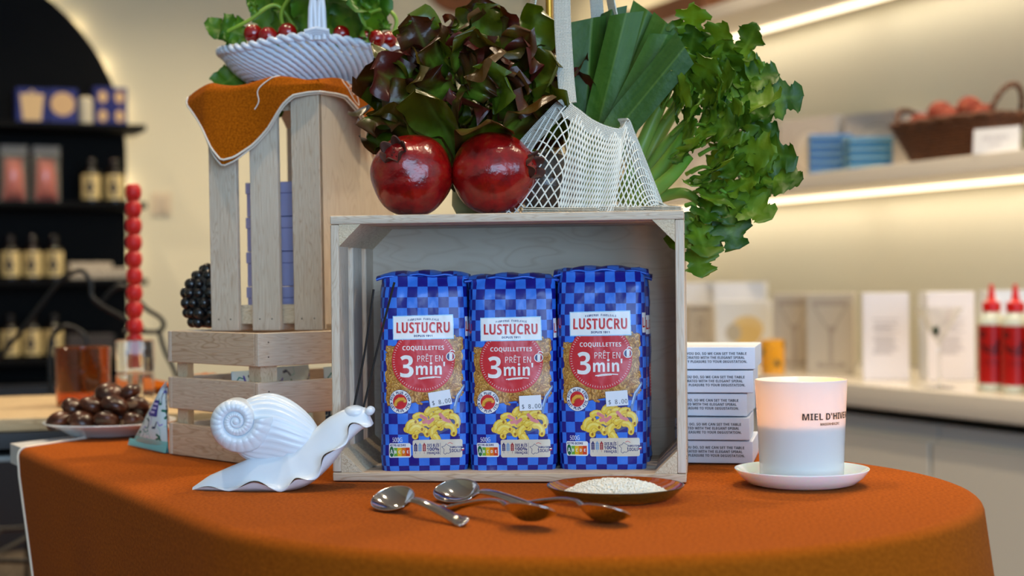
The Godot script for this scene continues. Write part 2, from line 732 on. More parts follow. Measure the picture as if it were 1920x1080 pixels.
func build_ceiling_spots() -> void:
	# unseen spots: the first over the table, the rest added to brighten the walls
	var can := MB.new()
	can.lathe([[.0, .14], [.045, .14], [.045, .14], [.05, .0], [.05, .0], [.043, .0], [.043, .0], [.04, .02], [.0, .02]], 24)
	var bulb := MB.new()
	bulb.lathe([[.0, .006], [.034, .006], [.036, .014]], 20)
	var glow := mat(Color(1, .93, .8), .4)
	glow.emission_enabled = true
	glow.emission = Color(1.0, .86, .66)
	glow.emission_energy_multiplier = 12.0
	var where := [[-.62, .12], [.42, .30], [.78, -.20], [-.10, -.55], [.55, -1.1], [-1.1, -1.5], [-1.75, -3.2], [-.9, -3.9], [-.1, -4.2], [.45, -2.6], [.95, -1.4]]
	for k in where.size():
		var at := Vector3(where[k][0], 2.64, where[k][1])
		var t := thing("ceiling_spot", "small black cylinder ceiling spot lamp over the table or added to brighten walls", "lamp", shift(at.x, at.y, at.z), "ceiling spot lamps")
		part(t, "housing", can.mesh(), M.black_wire)
		part(t, "lamp_face", bulb.mesh(), glow)
		part(t, "stem", box_mesh(Vector3(.02, .022, .02)), M.black_wire, shift(0, .15, 0))
		var s := SpotLight3D.new()
		s.name = "spot_beam"
		s.light_color = Color(1.0, .91, .77)
		s.light_energy = .70 if k < 4 else 1.95  # the added wall-brightening spots shine stronger than those over the table
		s.spot_range = 12.0
		s.spot_angle = 58.0
		s.spot_angle_attenuation = .8
		s.spot_attenuation = 2.0
		s.light_size = .035
		s.shadow_enabled = true
		t.add_child(s)
		s.position = Vector3(0, -.01, 0)
		s.rotation = Vector3(-PI / 2, 0, 0)

# ------------------------------------------------------------------ counter and shelves on the right
func build_counter_wall() -> void:
	var x := side()
	# cabinets: a plinth, units with flat doors, one worktop
	struct("trim_1", box_mesh(Vector3(4.6, .08, .44)), M.black, x * shift(-1.2, .04, .26))
	for k in 6:
		var cx := .83 - k * .78
		var t := thing("base_cabinet", "grey-white flat-door base cabinet under the counter by the wall", "cabinet", x * shift(cx, .08, 0), "base cabinets under the counter")
		part(t, "body", box_mesh(Vector3(.776, .52, .50)), M.cabinet, shift(0, .26, .255))
		part(t, "door", box_mesh(Vector3(.768, .51, .018), .0015), M.cabinet, shift(0, .256, .516))
		part(t, "finger_rail", box_mesh(Vector3(.776, .03, .02)), mat(Color(.80, .81, .80), .4), shift(0, .535, .49))
	one("counter_worktop", box_mesh(Vector3(4.7, .055, .5565), .004), mat(Color(.85, .815, .76), .18), "long pale glossy counter top running along the wall", "worktop", x * shift(-1.2, .6835, .2843))
	shelf(x, 1.199, "pale wall shelf carrying the wicker basket and blue tins", "shelf")
	shelf(x, 1.735, "high pale wall shelf with a bright light strip beneath", "shelf")
	# what stands on the high shelf
	var tb := thing("wooden_tray", "brown wooden tray on the high shelf by the light strip", "tray", x * shift(-1.9, 1.776, .2))
	part(tb, "base", box_mesh(Vector3(.5, .014, .2)), M.pine_warm, shift(0, .007, 0))
	for s in [-1, 1]:
		part(tb, "side", box_mesh(Vector3(.5, .06, .012)), mat(Color(.50, .30, .16), .6), shift(0, .03, s * .1))
		part(tb, "end", box_mesh(Vector3(.012, .06, .188)), mat(Color(.50, .30, .16), .6), shift(s * .244, .03, 0))
	var p := MB.new()
	p.lathe([[.0, 0], [.035, 0], [.05, .03], [.045, .07], [.02, .09], [.0, .09]], 18)
	one("dark_jar", p.mesh(), M.black_wire, "small black jar on the high shelf beside the wooden tray", "jar", x * shift(-2.25, 1.776, .24))

func shelf(x: Transform3D, y: float, label: String, cat: String) -> void:
	var t := thing("wall_shelf", label, cat, x * shift(-1.2, y, 0))
	part(t, "board", box_mesh(Vector3(4.7, .04, .31), .002), M.white_paint, shift(0, .02, .156))
	part(t, "light_strip", box_mesh(Vector3(4.5, .010, .030), .001), M.led, shift(0, -.006, .0725))
	for k in 4:
		var l := AreaLight3D.new()
		l.name = "strip_light"
		l.area_size = Vector2(1.1, .014)
		l.light_color = Color(1.0, .95, .88)
		l.light_energy = .10
		l.area_range = 8.0
		l.shadow_enabled = true
		t.add_child(l)
		l.transform = Transform3D(Basis(Vector3.RIGHT, -PI / 2), Vector3(-1.7 + k * 1.13, -.013, .0725))

# ------------------------------------------------------------------ black arched shelf unit on the back wall
func build_arch() -> void:
	var x := room()
	var t := thing("arched_shelf_unit", "tall black arched shelf unit with glowing edge on the cream wall", "shelf unit", x * shift(-2.401, 0, 0))
	var out := PackedVector2Array()
	out.append(Vector2(-.705, 0))
	out.append(Vector2(.705, 0))
	for k in 33:
		var a := PI * k / 32
		out.append(Vector2(cos(a) * .705, 1.46 + sin(a) * .705))
	var b := MB.new()
	b.prism(out, .06, .085)
	part(t, "back_panel", b.mesh(), M.black)
	for y in [.70, .98, 1.258, 1.54]:
		part(t, "shelf_board", box_mesh(Vector3(1.42, .022, .24), .002), M.black, shift(.025, y - .011, .205))
	# strip of light round the edge, behind the panel
	var pts := [Vector3(.685, .1, .045)]
	pts.append(Vector3(.685, 1.46, .045))
	for k in range(1, 33):
		var a := PI * k / 32
		pts.append(Vector3(cos(a) * .685, 1.46 + sin(a) * .685, .045))
	pts.append(Vector3(-.685, .1, .045))
	b = MB.new()
	b.tube(pts, .005, 6)
	part(t, "light_strip", b.mesh(), M.led)
	for k in 9:
		var l := OmniLight3D.new()
		l.name = "edge_glow"
		l.light_color = Color(1.0, .90, .72)
		l.light_energy = .006
		l.omni_range = 4.0
		l.light_size = .01
		l.shadow_enabled = true
		t.add_child(l)
		l.position = Vector3(.69, .25 + k * .27, .03) if k < 5 else Vector3(cos((k - 4) * .24) * .69, 1.46 + sin((k - 4) * .24) * .69, .03)

# ------------------------------------------------------------------ second table and chair at the left, further back
func build_far_table() -> void:
	var t := thing("board_table", "far low table topped with pale boards behind the chestnut plate", "table", yaw(Vector3(-.86, 0, -.90), 18.0))
	for k in 5:
		part(t, "plank", box_mesh(Vector3(.9, .018, .086), .0015), wood(Color(.80, .70, .54), Color(.58, .46, .32), 60 + k, Vector3(1.6, 20, 20)), shift(0, TB - .009, -.18 + k * .09))
	part(t, "apron", box_mesh(Vector3(.9, .022, .45)), mat(Color(.16, .16, .17), .5), shift(0, TB - .03, 0))
	part(t, "rail", box_mesh(Vector3(.88, .008, .43)), mat(Color(.62, .62, .6), .4), shift(0, TB - .055, 0))
	for s in [[-1, -1], [1, -1], [-1, 1], [1, 1]]:
		part(t, "leg", box_mesh(Vector3(.03, TB - .06, .03)), M.black, shift(s[0] * .42, (TB - .06) / 2, s[1] * .19))
	# orange cloth folded on that table
	var b := MB.new()
	var rows := []
	for r in 9:
		var row := PackedVector3Array()
		for i in 15:
			var u := i / 14.0 - .5
			var w := r / 8.0 - .5
			row.append(Vector3(u * .2, .012 + .016 * sin(u * 11 + w * 5) * (1.0 - 4.0 * w * w) - .012 * pow(absf(u * 2), 3), w * .1))
		rows.append(row)
	b.grid(rows, false, true)
	one("folded_cloth", b.mesh(), M.napkin, "orange folded cloth on the far board table behind the bubble candle", "cloth", yaw(Vector3(-.500, TB + .013, -1.03), 18))
	# black bent-wire chair standing behind
	var c := thing("wire_chair", "black bent wire chair behind the tumbler and bubble candle", "chair", shift(-1.02, 0, -1.734))
	var lines := [
		[[-.085, .72, .0], [.0038, .8186, .0], [.0467, .8689, 0], [.1218, .9633, 0], [.1484, .982, 0], [.1696, .986, 0], [.1852, .9626, 0], [.187, .9362, 0], [.2058, .918, 0], [.2426, .8965, 0], [.29, .868, 0]],
		[[.2038, .9254, -.02], [.222, .9464, -.02], [.2485, .9535, -.02], [.2903, .9118, -.01], [.3197, .8936, 0], [.329, .8787, 0], [.3194, .865, 0], [.2898, .8643, 0], [.25, .865, 0]],
		[[.3194, .865, .0], [.3316, .8237, .0], [.3522, .779, .0], [.42, .62, .02], [.48, .3, .03], [.5, .0, .04]],
		[[.1329, .75, .1], [.1329, .8354, .1], [.1394, .8629, .1], [.1651, .879, .1], [.1957, .8654, .1], [.2076, .8346, .1], [.21, .75, .1]],
		[[-.085, .72, .0], [-.16, .5, .02], [-.2, .25, .04], [-.22, .0, .06]],
		[[-.16, .45, .0], [.0, .44, .14], [.3, .44, .14], [.46, .45, .02], [.3, .45, -.18], [.0, .45, -.18], [-.16, .46, .0]],
		[[.0, .45, -.18], [-.02, .2, -.21], [-.04, 0, -.25]],
		[[.3, .45, -.18], [.33, .2, -.21], [.35, 0, -.25]],
	]
	var names := ["back_frame", "arm_loop", "leg", "back_hoop", "leg", "seat_frame", "leg", "leg"]
	for k in lines.size():
		b = MB.new()
		b.tube(curve(lines[k].map(func(e): return Vector3(e[0], e[1], e[2])), 40), .0048, 8)
		part(c, names[k], b.mesh(), M.black_wire)
	for k in 6:
		b = MB.new()
		b.tube([Vector3(-.05 + k * .08, .448, -.16), Vector3(-.05 + k * .08, .446, .12)], .004, 6)
		part(c, "seat_wire", b.mesh(), M.black_wire)
	# grey furry cushion on the floor
	b = MB.new()
	b.ball(Vector3.ZERO, Vector3(.24, .11, .2), 28, 14)
	for k in b.v.size():
		b.v[k] += b.v[k].normalized() * rng.randf_range(-.012, .012)
	one("floor_pouf", b.mesh(), fabric(Color(.42, .38, .33), Color(.25, .22, .19), 300.0, 33, .2), "grey-brown shaggy pouf on the wooden floor below the table end", "pouf", shift(-1.33, .10, -3.0))

# ------------------------------------------------------------------ the display table and its cloth
func table_outline() -> PackedVector2Array:   # plan, x and z; from the left front corner round the front to the far side
	var p := PackedVector2Array()
	var c0 := Vector2(.055, .046)
	var a0 := 150.4
	var touch := c0 + Vector2(cos(deg_to_rad(a0)), sin(deg_to_rad(a0))) * .327
	for k in 9:
		p.append(Vector2(-.5776, -.4071).lerp(touch, k / 9.0))
	for k in 49:
		var a := deg_to_rad(a0 - k * (a0 + 35.0) / 48.0)
		p.append(c0 + Vector2(cos(a), sin(a)) * .327)
	for k in range(1, 8):
		p.append(Vector2(.322, -.141).lerp(Vector2(-.08, -.82), k / 7.0))
	return p

func build_table() -> void:
	var line := table_outline()
	var full := line.duplicate()
	full.append(Vector2(-.25, -.95))
	var t := thing("display_table", "white-topped display table with black legs under the orange cloth", "table")
	var b := MB.new()
	var flat := PackedVector2Array()
	for p in Geometry2D.offset_polygon(full, -.006, Geometry2D.JOIN_MITER)[0]:
		flat.append(Vector2(p.x, -p.y))
	b.prism(flat, TB - .0235, TB - .0015, Transform3D(Basis(Vector3.RIGHT, -PI / 2), Vector3.ZERO))
	part(t, "table_top", b.mesh(), mat(Color(.86, .86, .86), .35))
	for q in [[-.47, -.36], [.0, .2], [.2, -.05], [-.2, -.75]]:
		b = MB.new()
		b.tube([Vector3(q[0], TB - .023, q[1]), Vector3(q[0] + (.03 if q[0] > -.1 else -.0), 0, q[1])], .014, 10)
		part(t, "leg", b.mesh(), M.black)
	# the cloth: the flat top, then a skirt that rolls over the edge
	var cl := thing("tablecloth", "burnt orange linen cloth draped over the round-ended display table", "tablecloth")
	var start := Vector2(-.541, -.346)    # where the hem crosses the table edge
	var edge := PackedVector2Array([start])
	for p in line:
		if p.y > -.33 or p.x > -.3:
			edge.append(p)
	var inner := PackedVector2Array()     # the top's outline, drawn in by the roll
	var nrm := PackedVector2Array()
	for k in edge.size():
		var a := edge[maxi(0, k - 1)]
		var d := edge[mini(edge.size() - 1, k + 1)]
		var e := (d - a).normalized()
		nrm.append(Vector2(-e.y, e.x) * 1.0)
	for k in edge.size():
		var away := nrm[k]
		if away.dot(edge[k] - Vector2(-.05, -.15)) < 0:
			away = -away
		nrm[k] = away
		inner.append(edge[k] - away * .009)
	var top := inner.duplicate()
	for q in [Vector2(-.25, -.86), Vector2(-.40, -.60), Vector2(-.490, -.445)]:
		top.append(q)
	b = MB.new()
	var tri := Geometry2D.triangulate_polygon(top)
	for p in top:
		b.vert(Vector3(p.x, TB, p.y))
	for k in range(0, tri.size(), 3):
		var up := (top[tri[k + 1]] - top[tri[k]]).cross(top[tri[k + 2]] - top[tri[k]]) > 0
		b.tri(tri[k], tri[k + 1] if up else tri[k + 2], tri[k + 2] if up else tri[k + 1])
	# finer columns along the edge
	var ring := []
	var rn := []
	var run := [0.0]
	for k in edge.size() - 1:
		for j in 5:
			ring.append(inner[k].lerp(inner[k + 1], j / 5.0))
			rn.append(nrm[k].lerp(nrm[k + 1], j / 5.0).normalized())
	for k in range(1, ring.size()):
		run.append(run[k - 1] + ring[k].distance_to(ring[k - 1]))
	var rows := []
	for r in 26:
		var row := PackedVector3Array()
		for k in ring.size():
			var s: float = run[k]
			var o := 0.0
			var drop := 0.0
			if r <= 6:
				var a := PI / 2 * r / 6.0
				o = sin(a) * .010
				drop = (1.0 - cos(a)) * .010
			else:
				var h := (r - 6) / 19.0
				drop = .010 + h * .40
				var fold := sin(s * 23.0) * .5 + sin(s * 41.0 + 1.0) * .22
				var flare := .02 + .10 * smoothstep(.95, 1.25, s)
				o = .010 + h * .40 * flare + pow(h, 1.2) * .018 * fold * smoothstep(.0, .25, s) + maxf(0.0, 1.0 - absf(s - 1.25) / .12) * .03 * h
			var slide := .62 * maxf(0.0, drop - .02) * clampf(1.0 - s / .60, 0.0, 1.0)
			var along := Vector2(.515, .857) * slide
			var q: Vector2 = ring[k] + rn[k] * o + along
			row.append(Vector3(q.x, TB - drop, q.y))
		rows.append(row)
	b.grid(rows, false, false)
	part(cl, "cloth", b.mesh(), M.cloth)
	b = MB.new()
	var hem := []
	for q in [Vector2(-.40, -.60), Vector2(-.490, -.445)]:
		hem.append(Vector3(q.x, TB + .0012, q.y))
	for r in rows:
		hem.append(r[0] + Vector3(-.0005, .0004, .0008))
	b.tube(hem, .0014, 6)
	part(cl, "hem", b.mesh(), M.hem)

# ------------------------------------------------------------------ crates
# upright crate: x long, z wide, y deep, open at the top
func crate(label: String, L: float, W: float, H: float, sw: float, th: float, x: Transform3D, k0: int) -> Node3D:
	var t := thing("wooden_crate", label, "crate", x)
	var n := k0
	var woods := [M.pine, M.pine_b, M.pine_warm, M.pine]
	var gap := (H - 3 * sw) / 2.0
	for s in [-1, 1]:
		for r in 3:
			var y := sw / 2 + r * (sw + gap)
			slat(t, L, sw, th, Transform3D(Basis.IDENTITY, Vector3(0, y, s * (W / 2 - th / 2))), n, woods[n % 4])
			n += 1
			slat(t, W - 2 * th - .0004, sw, th, Transform3D(Basis(Vector3.UP, PI / 2), Vector3(s * (L / 2 - th / 2), y, 0)), n, woods[(n * 3) % 4])
			n += 1
	var leg := .0195
	for sx in [-1, 1]:
		for sz in [-1, 1]:
			var b := MB.new()
			var cx: float = sx * (L / 2 - th)
			var cz: float = sz * (W / 2 - th)
			b.prism(PackedVector2Array([Vector2(cx, -cz), Vector2(cx - sx * leg, -cz), Vector2(cx, -(cz - sz * leg))]), .006, H - .0006, Transform3D(Basis(Vector3.RIGHT, -PI / 2), Vector3.ZERO))
			part(t, "corner_post", b.mesh(), M.pine_end)
	part(t, "base_panel", box_mesh(Vector3(L - .001, .006, W - .001), .0006), M.ply, shift(0, .003, 0))
	return t

func slat(t: Node3D, L: float, w: float, th: float, x: Transform3D, k: int, m: Material) -> void:
	var off := Vector3((k % 7) * .37, (k % 5) * .113, (k % 3) * .071)
	var b := MB.new()
	b.box(Vector3(L, w, th), Transform3D(Basis.IDENTITY, off), .0009)
	var s := part(t, "slat", b.mesh(), m, x * Transform3D(Basis.IDENTITY, -off))
	if L > .2:
		b = MB.new()
		for e in [-1, 1]:
			for q in [-1, 1]:
				b.ball(off + Vector3(e * (L / 2 - .012), q * w * .22, th / 2), Vector3(.0008, .0008, .0003), 8, 4)
				b.ball(off + Vector3(e * (L / 2 - .012), q * w * .22, -th / 2), Vector3(.0008, .0008, .0003), 8, 4)
		part(s, "nail_heads", b.mesh(), M.nail)

func build_crates() -> void:
	M.nail = mat(Color(.12, .11, .1), .5, .6)
	M.pine_end = wood(Color(.87, .79, .67), Color(.70, .57, .43), 71, Vector3(26, 5, 26))
	# the one lying on its side, open to the front, holding the pasta
	var face := yaw(Vector3(-.006, TB + .1185, 0), -7.0)
	var x := face * Transform3D(Basis(Vector3.RIGHT, PI / 2), Vector3(0, 0, -.15))
	crate("pale pine crate lying on its side and filled with blue pasta bags", .3115, .235, .15, .037, .0078, x, 0)
	# the low one standing upright at the left
	crate("low pine crate standing upright behind the white snail, carrying the tall crate", .25, .165, .128, .0325, .007, yaw(Vector3(-.211, TB + .0008, -.285), 43.5), 5)
	# the tall one standing on its end on top of it
	var bz := Basis(Vector3(0, 1, 0), Vector3(-1, 0, 0), Vector3(0, 0, 1))
	var up := Transform3D(Basis(Vector3.UP, deg_to_rad(-21.5)) * Basis(Vector3.BACK, deg_to_rad(.5)) * bz, Vector3.ZERO)
	# front right bottom corner of the tall crate
	var corner := Vector3(-.1905, TB + .1292, -.204)
	up.origin = corner - up.basis * Vector3(-.125, 0, .085)
	crate("tall pine crate standing on end under the draped orange napkin", .25, .17, .13, .0325, .007, up, 9)
	# lilac boxes stacked inside the tall crate
	var q := Basis(Vector3.UP, deg_to_rad(-21.5))
	var mid := corner + q * Vector3(-.062, 0, -.085)
	var lil := mat(Color(.74, .745, .92), .55)
	for k in 4:
		var t := thing("lilac_box", "flat lilac cardboard box inside the tall crate, " + ["lowest", "second from the bottom", "second from the top", "topmost"][k] + " of its stack", "box", Transform3D(q, mid + Vector3(0, .0085 + k * .0362, 0)), "lilac boxes stacked in the tall crate")
		part(t, "tray", box_mesh(Vector3(.085, .024, .11), .0008), lil, shift(0, .012, 0))
		part(t, "lid", box_mesh(Vector3(.087, .0118, .112), .0008), lil, shift(0, .0298, 0))

# ------------------------------------------------------------------ pasta bags
func bag_picture() -> ImageTexture:
	var W := 660     # front
	var S := 380     # side
	var H := 1480
	var im := Image.create(W + S, H, false, Image.FORMAT_RGB8)
	var dk := Color(.085, .09, .50)
	var lt := Color(.20, .46, .87)
	var cw := 78.0
	var chh := 80.0
	for r in 19:
		for q in 14:
			var cc := dk if (r + q) % 2 == 0 else lt
			im.fill_rect(Rect2i(int(q * cw) - 30, int(r * chh), int(cw) + 1, int(chh) + 1), cc)
	# fine mottling of the print
	var g := RandomNumberGenerator.new()
	g.seed = 3
	for k in 26000:
		var px := g.randi_range(0, W + S - 3)
		var py := g.randi_range(0, H - 3)
		var cc := im.get_pixel(px, py)
		im.fill_rect(Rect2i(px, py, 2, 3), cc.lerp(Color(.4, .6, 1.0), g.randf_range(0, .10)) if g.randf() < .5 else cc.darkened(g.randf_range(0, .12)))
	var cream := Color(.93, .92, .90)
	var red := Color(.80, .13, .17)
	var navy := Color(.10, .10, .38)
	# window of dry pasta
	var pa := [Vector2(40, 545), Vector2(160, 512), Vector2(400, 470), Vector2(622, 462), Vector2(618, 900), Vector2(400, 935), Vector2(150, 975), Vector2(34, 985)]
	fill_poly(im, pa, Color(.56, .36, .10))
	var poly := PackedVector2Array(pa)
	for k in 900:
		var c0 := Vector2(g.randf_range(45, 612), g.randf_range(470, 980))
		if not Geometry2D.is_point_in_polygon(c0, poly):
			continue
		var a0 := g.randf_range(0, TAU)
		var col := Color(.84, .62, .26).lerp(Color(.70, .44, .13), g.randf())
		var pts := []
		var pts2 := []
		for j in 6:
			var p := c0 + Vector2(cos(a0 + j * .45), sin(a0 + j * .45)) * 21.0
			pts.append(p)
			pts2.append(p + Vector2(-2.0, -4.0))
		stroke(im, pts, 20, Color(.50, .30, .08))
		stroke(im, pts, 16, col)
		stroke(im, pts2, 5.0, col.lightened(.22))
		fill_disc(im, pts[5], Vector2(4, 4), Color(.42, .24, .06))
	stroke(im, [pa[0], pa[1], pa[2], pa[3]], 3, navy)
	stroke(im, [pa[7], pa[6], pa[5], pa[4]], 3, navy)
	# red roundel
	var rc := Vector2(322, 640)
	fill_disc(im, rc, Vector2(236, 240), red)
	for k in 150:
		var a := TAU * k / 150
		if k % 2 == 0:
			stroke(im, [rc + Vector2(cos(a), sin(a)) * 214, rc + Vector2(cos(a), sin(a)) * 226], 3, cream)
	ink(im, "COQUILLETTES", Vector2(322, 548), Vector2(306, 40), cream)
	ink(im, "3", Vector2(200, 682), Vector2(98, 168), cream)
	ink(im, "PRÊT EN", Vector2(372, 618), Vector2(190, 60), cream, 400)
	ink(im, "min", Vector2(362, 700), Vector2(192, 96), cream)
	ink(im, "'", Vector2(476, 668), Vector2(14, 34), cream)
	stroke(im, [Vector2(285, 776), Vector2(330, 768), Vector2(390, 764), Vector2(446, 768)], 8, cream)
	stroke(im, [Vector2(300, 780), Vector2(350, 774), Vector2(400, 771)], 6, cream)
	fill_disc(im, Vector2(524, 612), Vector2(34, 34), cream)
	fill_disc(im, Vector2(524, 612), Vector2(28, 28), navy)
	im.fill_rect(Rect2i(514, 585, 9, 54), cream)
	im.fill_rect(Rect2i(523, 586, 14, 52), cream)
	im.fill_rect(Rect2i(537, 592, 9, 40), red)
	stroke(im, [Vector2(520, 574), Vector2(528, 562), Vector2(545, 566), Vector2(556, 574)], 6, cream)
	# name plate
	var plate := [Vector2(92, 300), Vector2(548, 292), Vector2(552, 478), Vector2(94, 482)]
	fill_poly(im, plate, Color(.62, .82, .95))
	fill_poly(im, [Vector2(98, 306), Vector2(542, 299), Vector2(546, 471), Vector2(100, 475)], Color(.95, .95, .95))
	var name_ := "FABRIQUE FAMILIALE"
	for k in name_.length():
		if name_[k] != " ":
			var f := (k + .5) / name_.length()
			ink(im, name_[k], Vector2(208 + f * 234, 333 - 8.0 * sin(f * PI)), Vector2(9, 15), navy)
	for d in [[-2, 2], [3, 3]]:
		ink(im, "LUSTUCRU", Vector2(322 + d[0], 392 + d[1]), Vector2(398, 82), Color(.94, .80, .76))
	ink(im, "LUSTUCRU", Vector2(320, 390), Vector2(398, 82), red)
	ink(im, "DEPUIS 1911", Vector2(322, 453), Vector2(136, 16), navy)
	# round seal
	var sc := Vector2(146, 950)
	fill_disc(im, sc, Vector2(86, 92), navy)
	fill_disc(im, sc, Vector2(83, 89), cream)
	fill_disc(im, sc, Vector2(54, 58), red)
	stroke(im, [sc + Vector2(-34, 22), sc + Vector2(-26, -2), sc + Vector2(-4, -20), sc + Vector2(24, -20), sc + Vector2(36, -6)], 26, Color(.90, .66, .24))
	stroke(im, [sc + Vector2(-22, 18), sc + Vector2(-14, 4), sc + Vector2(4, -6), sc + Vector2(26, -6)], 8, Color(.70, .42, .12))
	arc_text(im, "PÂTE PLUS FINE", sc, 70, 188, 352, 20, navy)
	arc_text(im, "CUIT PLUS VITE", sc, 70, 172, 8, 20, navy, true)
	fill_disc(im, sc + Vector2(70, -8), Vector2(6, 6), navy)
	fill_disc(im, sc + Vector2(-70, 12), Vector2(6, 6), navy)
	# spoonful of cooked pasta
	stroke(im, [Vector2(640, 838), Vector2(580, 905), Vector2(556, 985), Vector2(540, 1060)], 26, Color(.42, .52, .70))
	stroke(im, [Vector2(634, 842), Vector2(574, 908), Vector2(551, 985)], 9, Color(.72, .80, .90))
	fill_poly(im, [Vector2(196, 1180), Vector2(300, 1214), Vector2(420, 1206), Vector2(520, 1160), Vector2(560, 1090), Vector2(540, 1000), Vector2(480, 1060)], Color(.30, .33, .50))
	var noods := [[210, 1165, 40], [250, 1110, -50], [290, 1060, 20], [340, 1040, 70], [390, 1010, -10], [440, 1040, 35], [500, 1040, -40], [530, 1070, 60], [330, 1120, -20], [300, 1170, 15], [360, 1180, 80], [400, 1110, 30], [430, 1150, -60], [470, 1110, 10], [380, 1215, 95], [500, 1140, 50], [270, 1150, -10], [420, 1075, -30]]
	for q in noods:
		var a0 := deg_to_rad(q[2])
		var pts := []
		for j in 7:
			var a := a0 + (j - 3) * .36
			pts.append(Vector2(q[0], q[1]) + Vector2(sin(a) * 46, 40 - cos(a) * 46))
		stroke(im, pts, 50, Color(.76, .54, .12))
		stroke(im, pts, 45, Color(.94, .79, .26))
		var hi := pts.map(func(e): return e + Vector2(-3, -8))
		stroke(im, hi, 16, Color(.97, .87, .42))
		fill_disc(im, pts[6], Vector2(9, 12), Color(.66, .44, .08))
	for q in [[318, 1070, 30], [372, 1100, -40], [490, 1096, 20], [456, 1066, 50], [340, 1105, -10]]:
		var a0 := deg_to_rad(q[2])
		stroke(im, [Vector2(q[0], q[1]) - Vector2(cos(a0), sin(a0)) * 20, Vector2(q[0], q[1]) + Vector2(cos(a0), sin(a0)) * 20], 26, Color(.88, .52, .52))
	# weight, score label, origin panel
	ink(im, "500G", Vector2(120, 1240), Vector2(78, 34), cream, 400)
	rounded(im, Rect2i(46, 1266, 176, 110), 14, cream)
	ink(im, "NUTRI-SCORE", Vector2(120, 1282), Vector2(128, 17), navy)
	var bars := [Color(.10, .40, .25), Color(.45, .68, .25), Color(.93, .72, .16), Color(.90, .48, .14), Color(.84, .26, .14)]
	for k in 5:
		im.fill_rect(Rect2i(58 + k * 31, 1300, 31, 66), bars[k])
		ink(im, "ABCDE"[k], Vector2(74 + k * 31, 1333), Vector2(14, 22), cream)
	fill_disc(im, Vector2(72, 1330), Vector2(24, 44), cream)
	fill_disc(im, Vector2(72, 1330), Vector2(20, 40), bars[0])
	ink(im, "A", Vector2(72, 1330), Vector2(24, 32), cream)
	rounded(im, Rect2i(236, 1242, 384, 138), 16, Color(.86, .80, .72))
	for k in 3:
		var cc: Color = [navy, Color(.45, .60, .75), Color(.62, .14, .18)][k]
		var bx := 258.0 + k * 32
		stroke(im, [Vector2(bx, 1348), Vector2(bx, 1278)], 3, cc)
		for j in 4:
			for s in [-1, 1]:
				fill_disc(im, Vector2(bx + s * 7, 1284 + j * 13), Vector2(5, 7), cc)
		fill_disc(im, Vector2(bx, 1274), Vector2(5, 8), cc)
	ink(im, "DES BLÉS", Vector2(388, 1282), Vector2(88, 30), navy)
	ink(im, "100%", Vector2(386, 1314), Vector2(92, 26), navy)
	ink(im, "FRANÇAIS", Vector2(388, 1346), Vector2(92, 24), navy)
	stroke(im, [Vector2(442, 1268), Vector2(442, 1358)], 3, navy)
	var fr := [Vector2(452, 1298), Vector2(474, 1292), Vector2(486, 1276), Vector2(506, 1290), Vector2(522, 1298), Vector2(514, 1318), Vector2(520, 1340), Vector2(504, 1350), Vector2(490, 1346), Vector2(480, 1356), Vector2(466, 1346), Vector2(470, 1318), Vector2(452, 1298)]
	stroke(im, fr, 3, navy)
	ink(im, "FABRICATION", Vector2(560, 1302), Vector2(84, 14), navy)
	ink(im, "LOCALE", Vector2(558, 1328), Vector2(84, 24), navy)
	stroke(im, [Vector2(500, 1274), Vector2(516, 1266), Vector2(536, 1276)], 4, red)
	im.fill_rect(Rect2i(604, 1294, 8, 40), navy)
	im.fill_rect(Rect2i(612, 1300, 28, 10), navy)
	im.fill_rect(Rect2i(612, 1310, 28, 9), cream)
	im.fill_rect(Rect2i(612, 1319, 28, 10), red)
	for k in 60:
		im.fill_rect(Rect2i(585, 1040 + k * 3, 4 + (k * 7) % 4, 2), Color(.5, .65, .95))
	# side gusset: end of a name plate, small print, red box
	im.fill_rect(Rect2i(W + 20, 310, 170, 150), Color(.95, .95, .95))
	ink(im, "LUSTUCRU", Vector2(W + 190, 385), Vector2(330, 78), red)
	im.fill_rect(Rect2i(W + 60, 480, 250, 560), dk)
	for k in 12:
		im.fill_rect(Rect2i(W + 90, 500 + k * 16, 120 + (k * 53) % 70, 6), Color(.5, .6, .9))
	rounded(im, Rect2i(W + 80, 700, 180, 260), 30, red)
	for k in 9:
		im.fill_rect(Rect2i(W + 104, 730 + k * 24, 100 + (k * 29) % 40, 8), cream)
	im.fill_rect(Rect2i(W + 90, 1000, 110, 200), Color(.80, .84, .9))
	for k in 11:
		im.fill_rect(Rect2i(W + 98, 1010 + k * 17, 60 + (k * 31) % 30, 5), navy)
	im.fill_rect(Rect2i(W + 220, 1010, 70, 330), Color(.24, .46, .84))
	for k in 18:
		im.fill_rect(Rect2i(W + 228, 1020 + k * 17, 30 + (k * 17) % 24, 5), dk)
	im.fill_rect(Rect2i(W + 80, 1250, 80, 100), red)
	return picture(im)

func rounded(im: Image, r: Rect2i, rad: int, col: Color) -> void:
	im.fill_rect(Rect2i(r.position.x + rad, r.position.y, r.size.x - 2 * rad, r.size.y), col)
	im.fill_rect(Rect2i(r.position.x, r.position.y + rad, r.size.x, r.size.y - 2 * rad), col)
	for c0 in [[rad, rad], [r.size.x - rad, rad], [rad, r.size.y - rad], [r.size.x - rad, r.size.y - rad]]:
		fill_disc(im, Vector2(r.position.x + c0[0], r.position.y + c0[1]), Vector2(rad, rad), col)

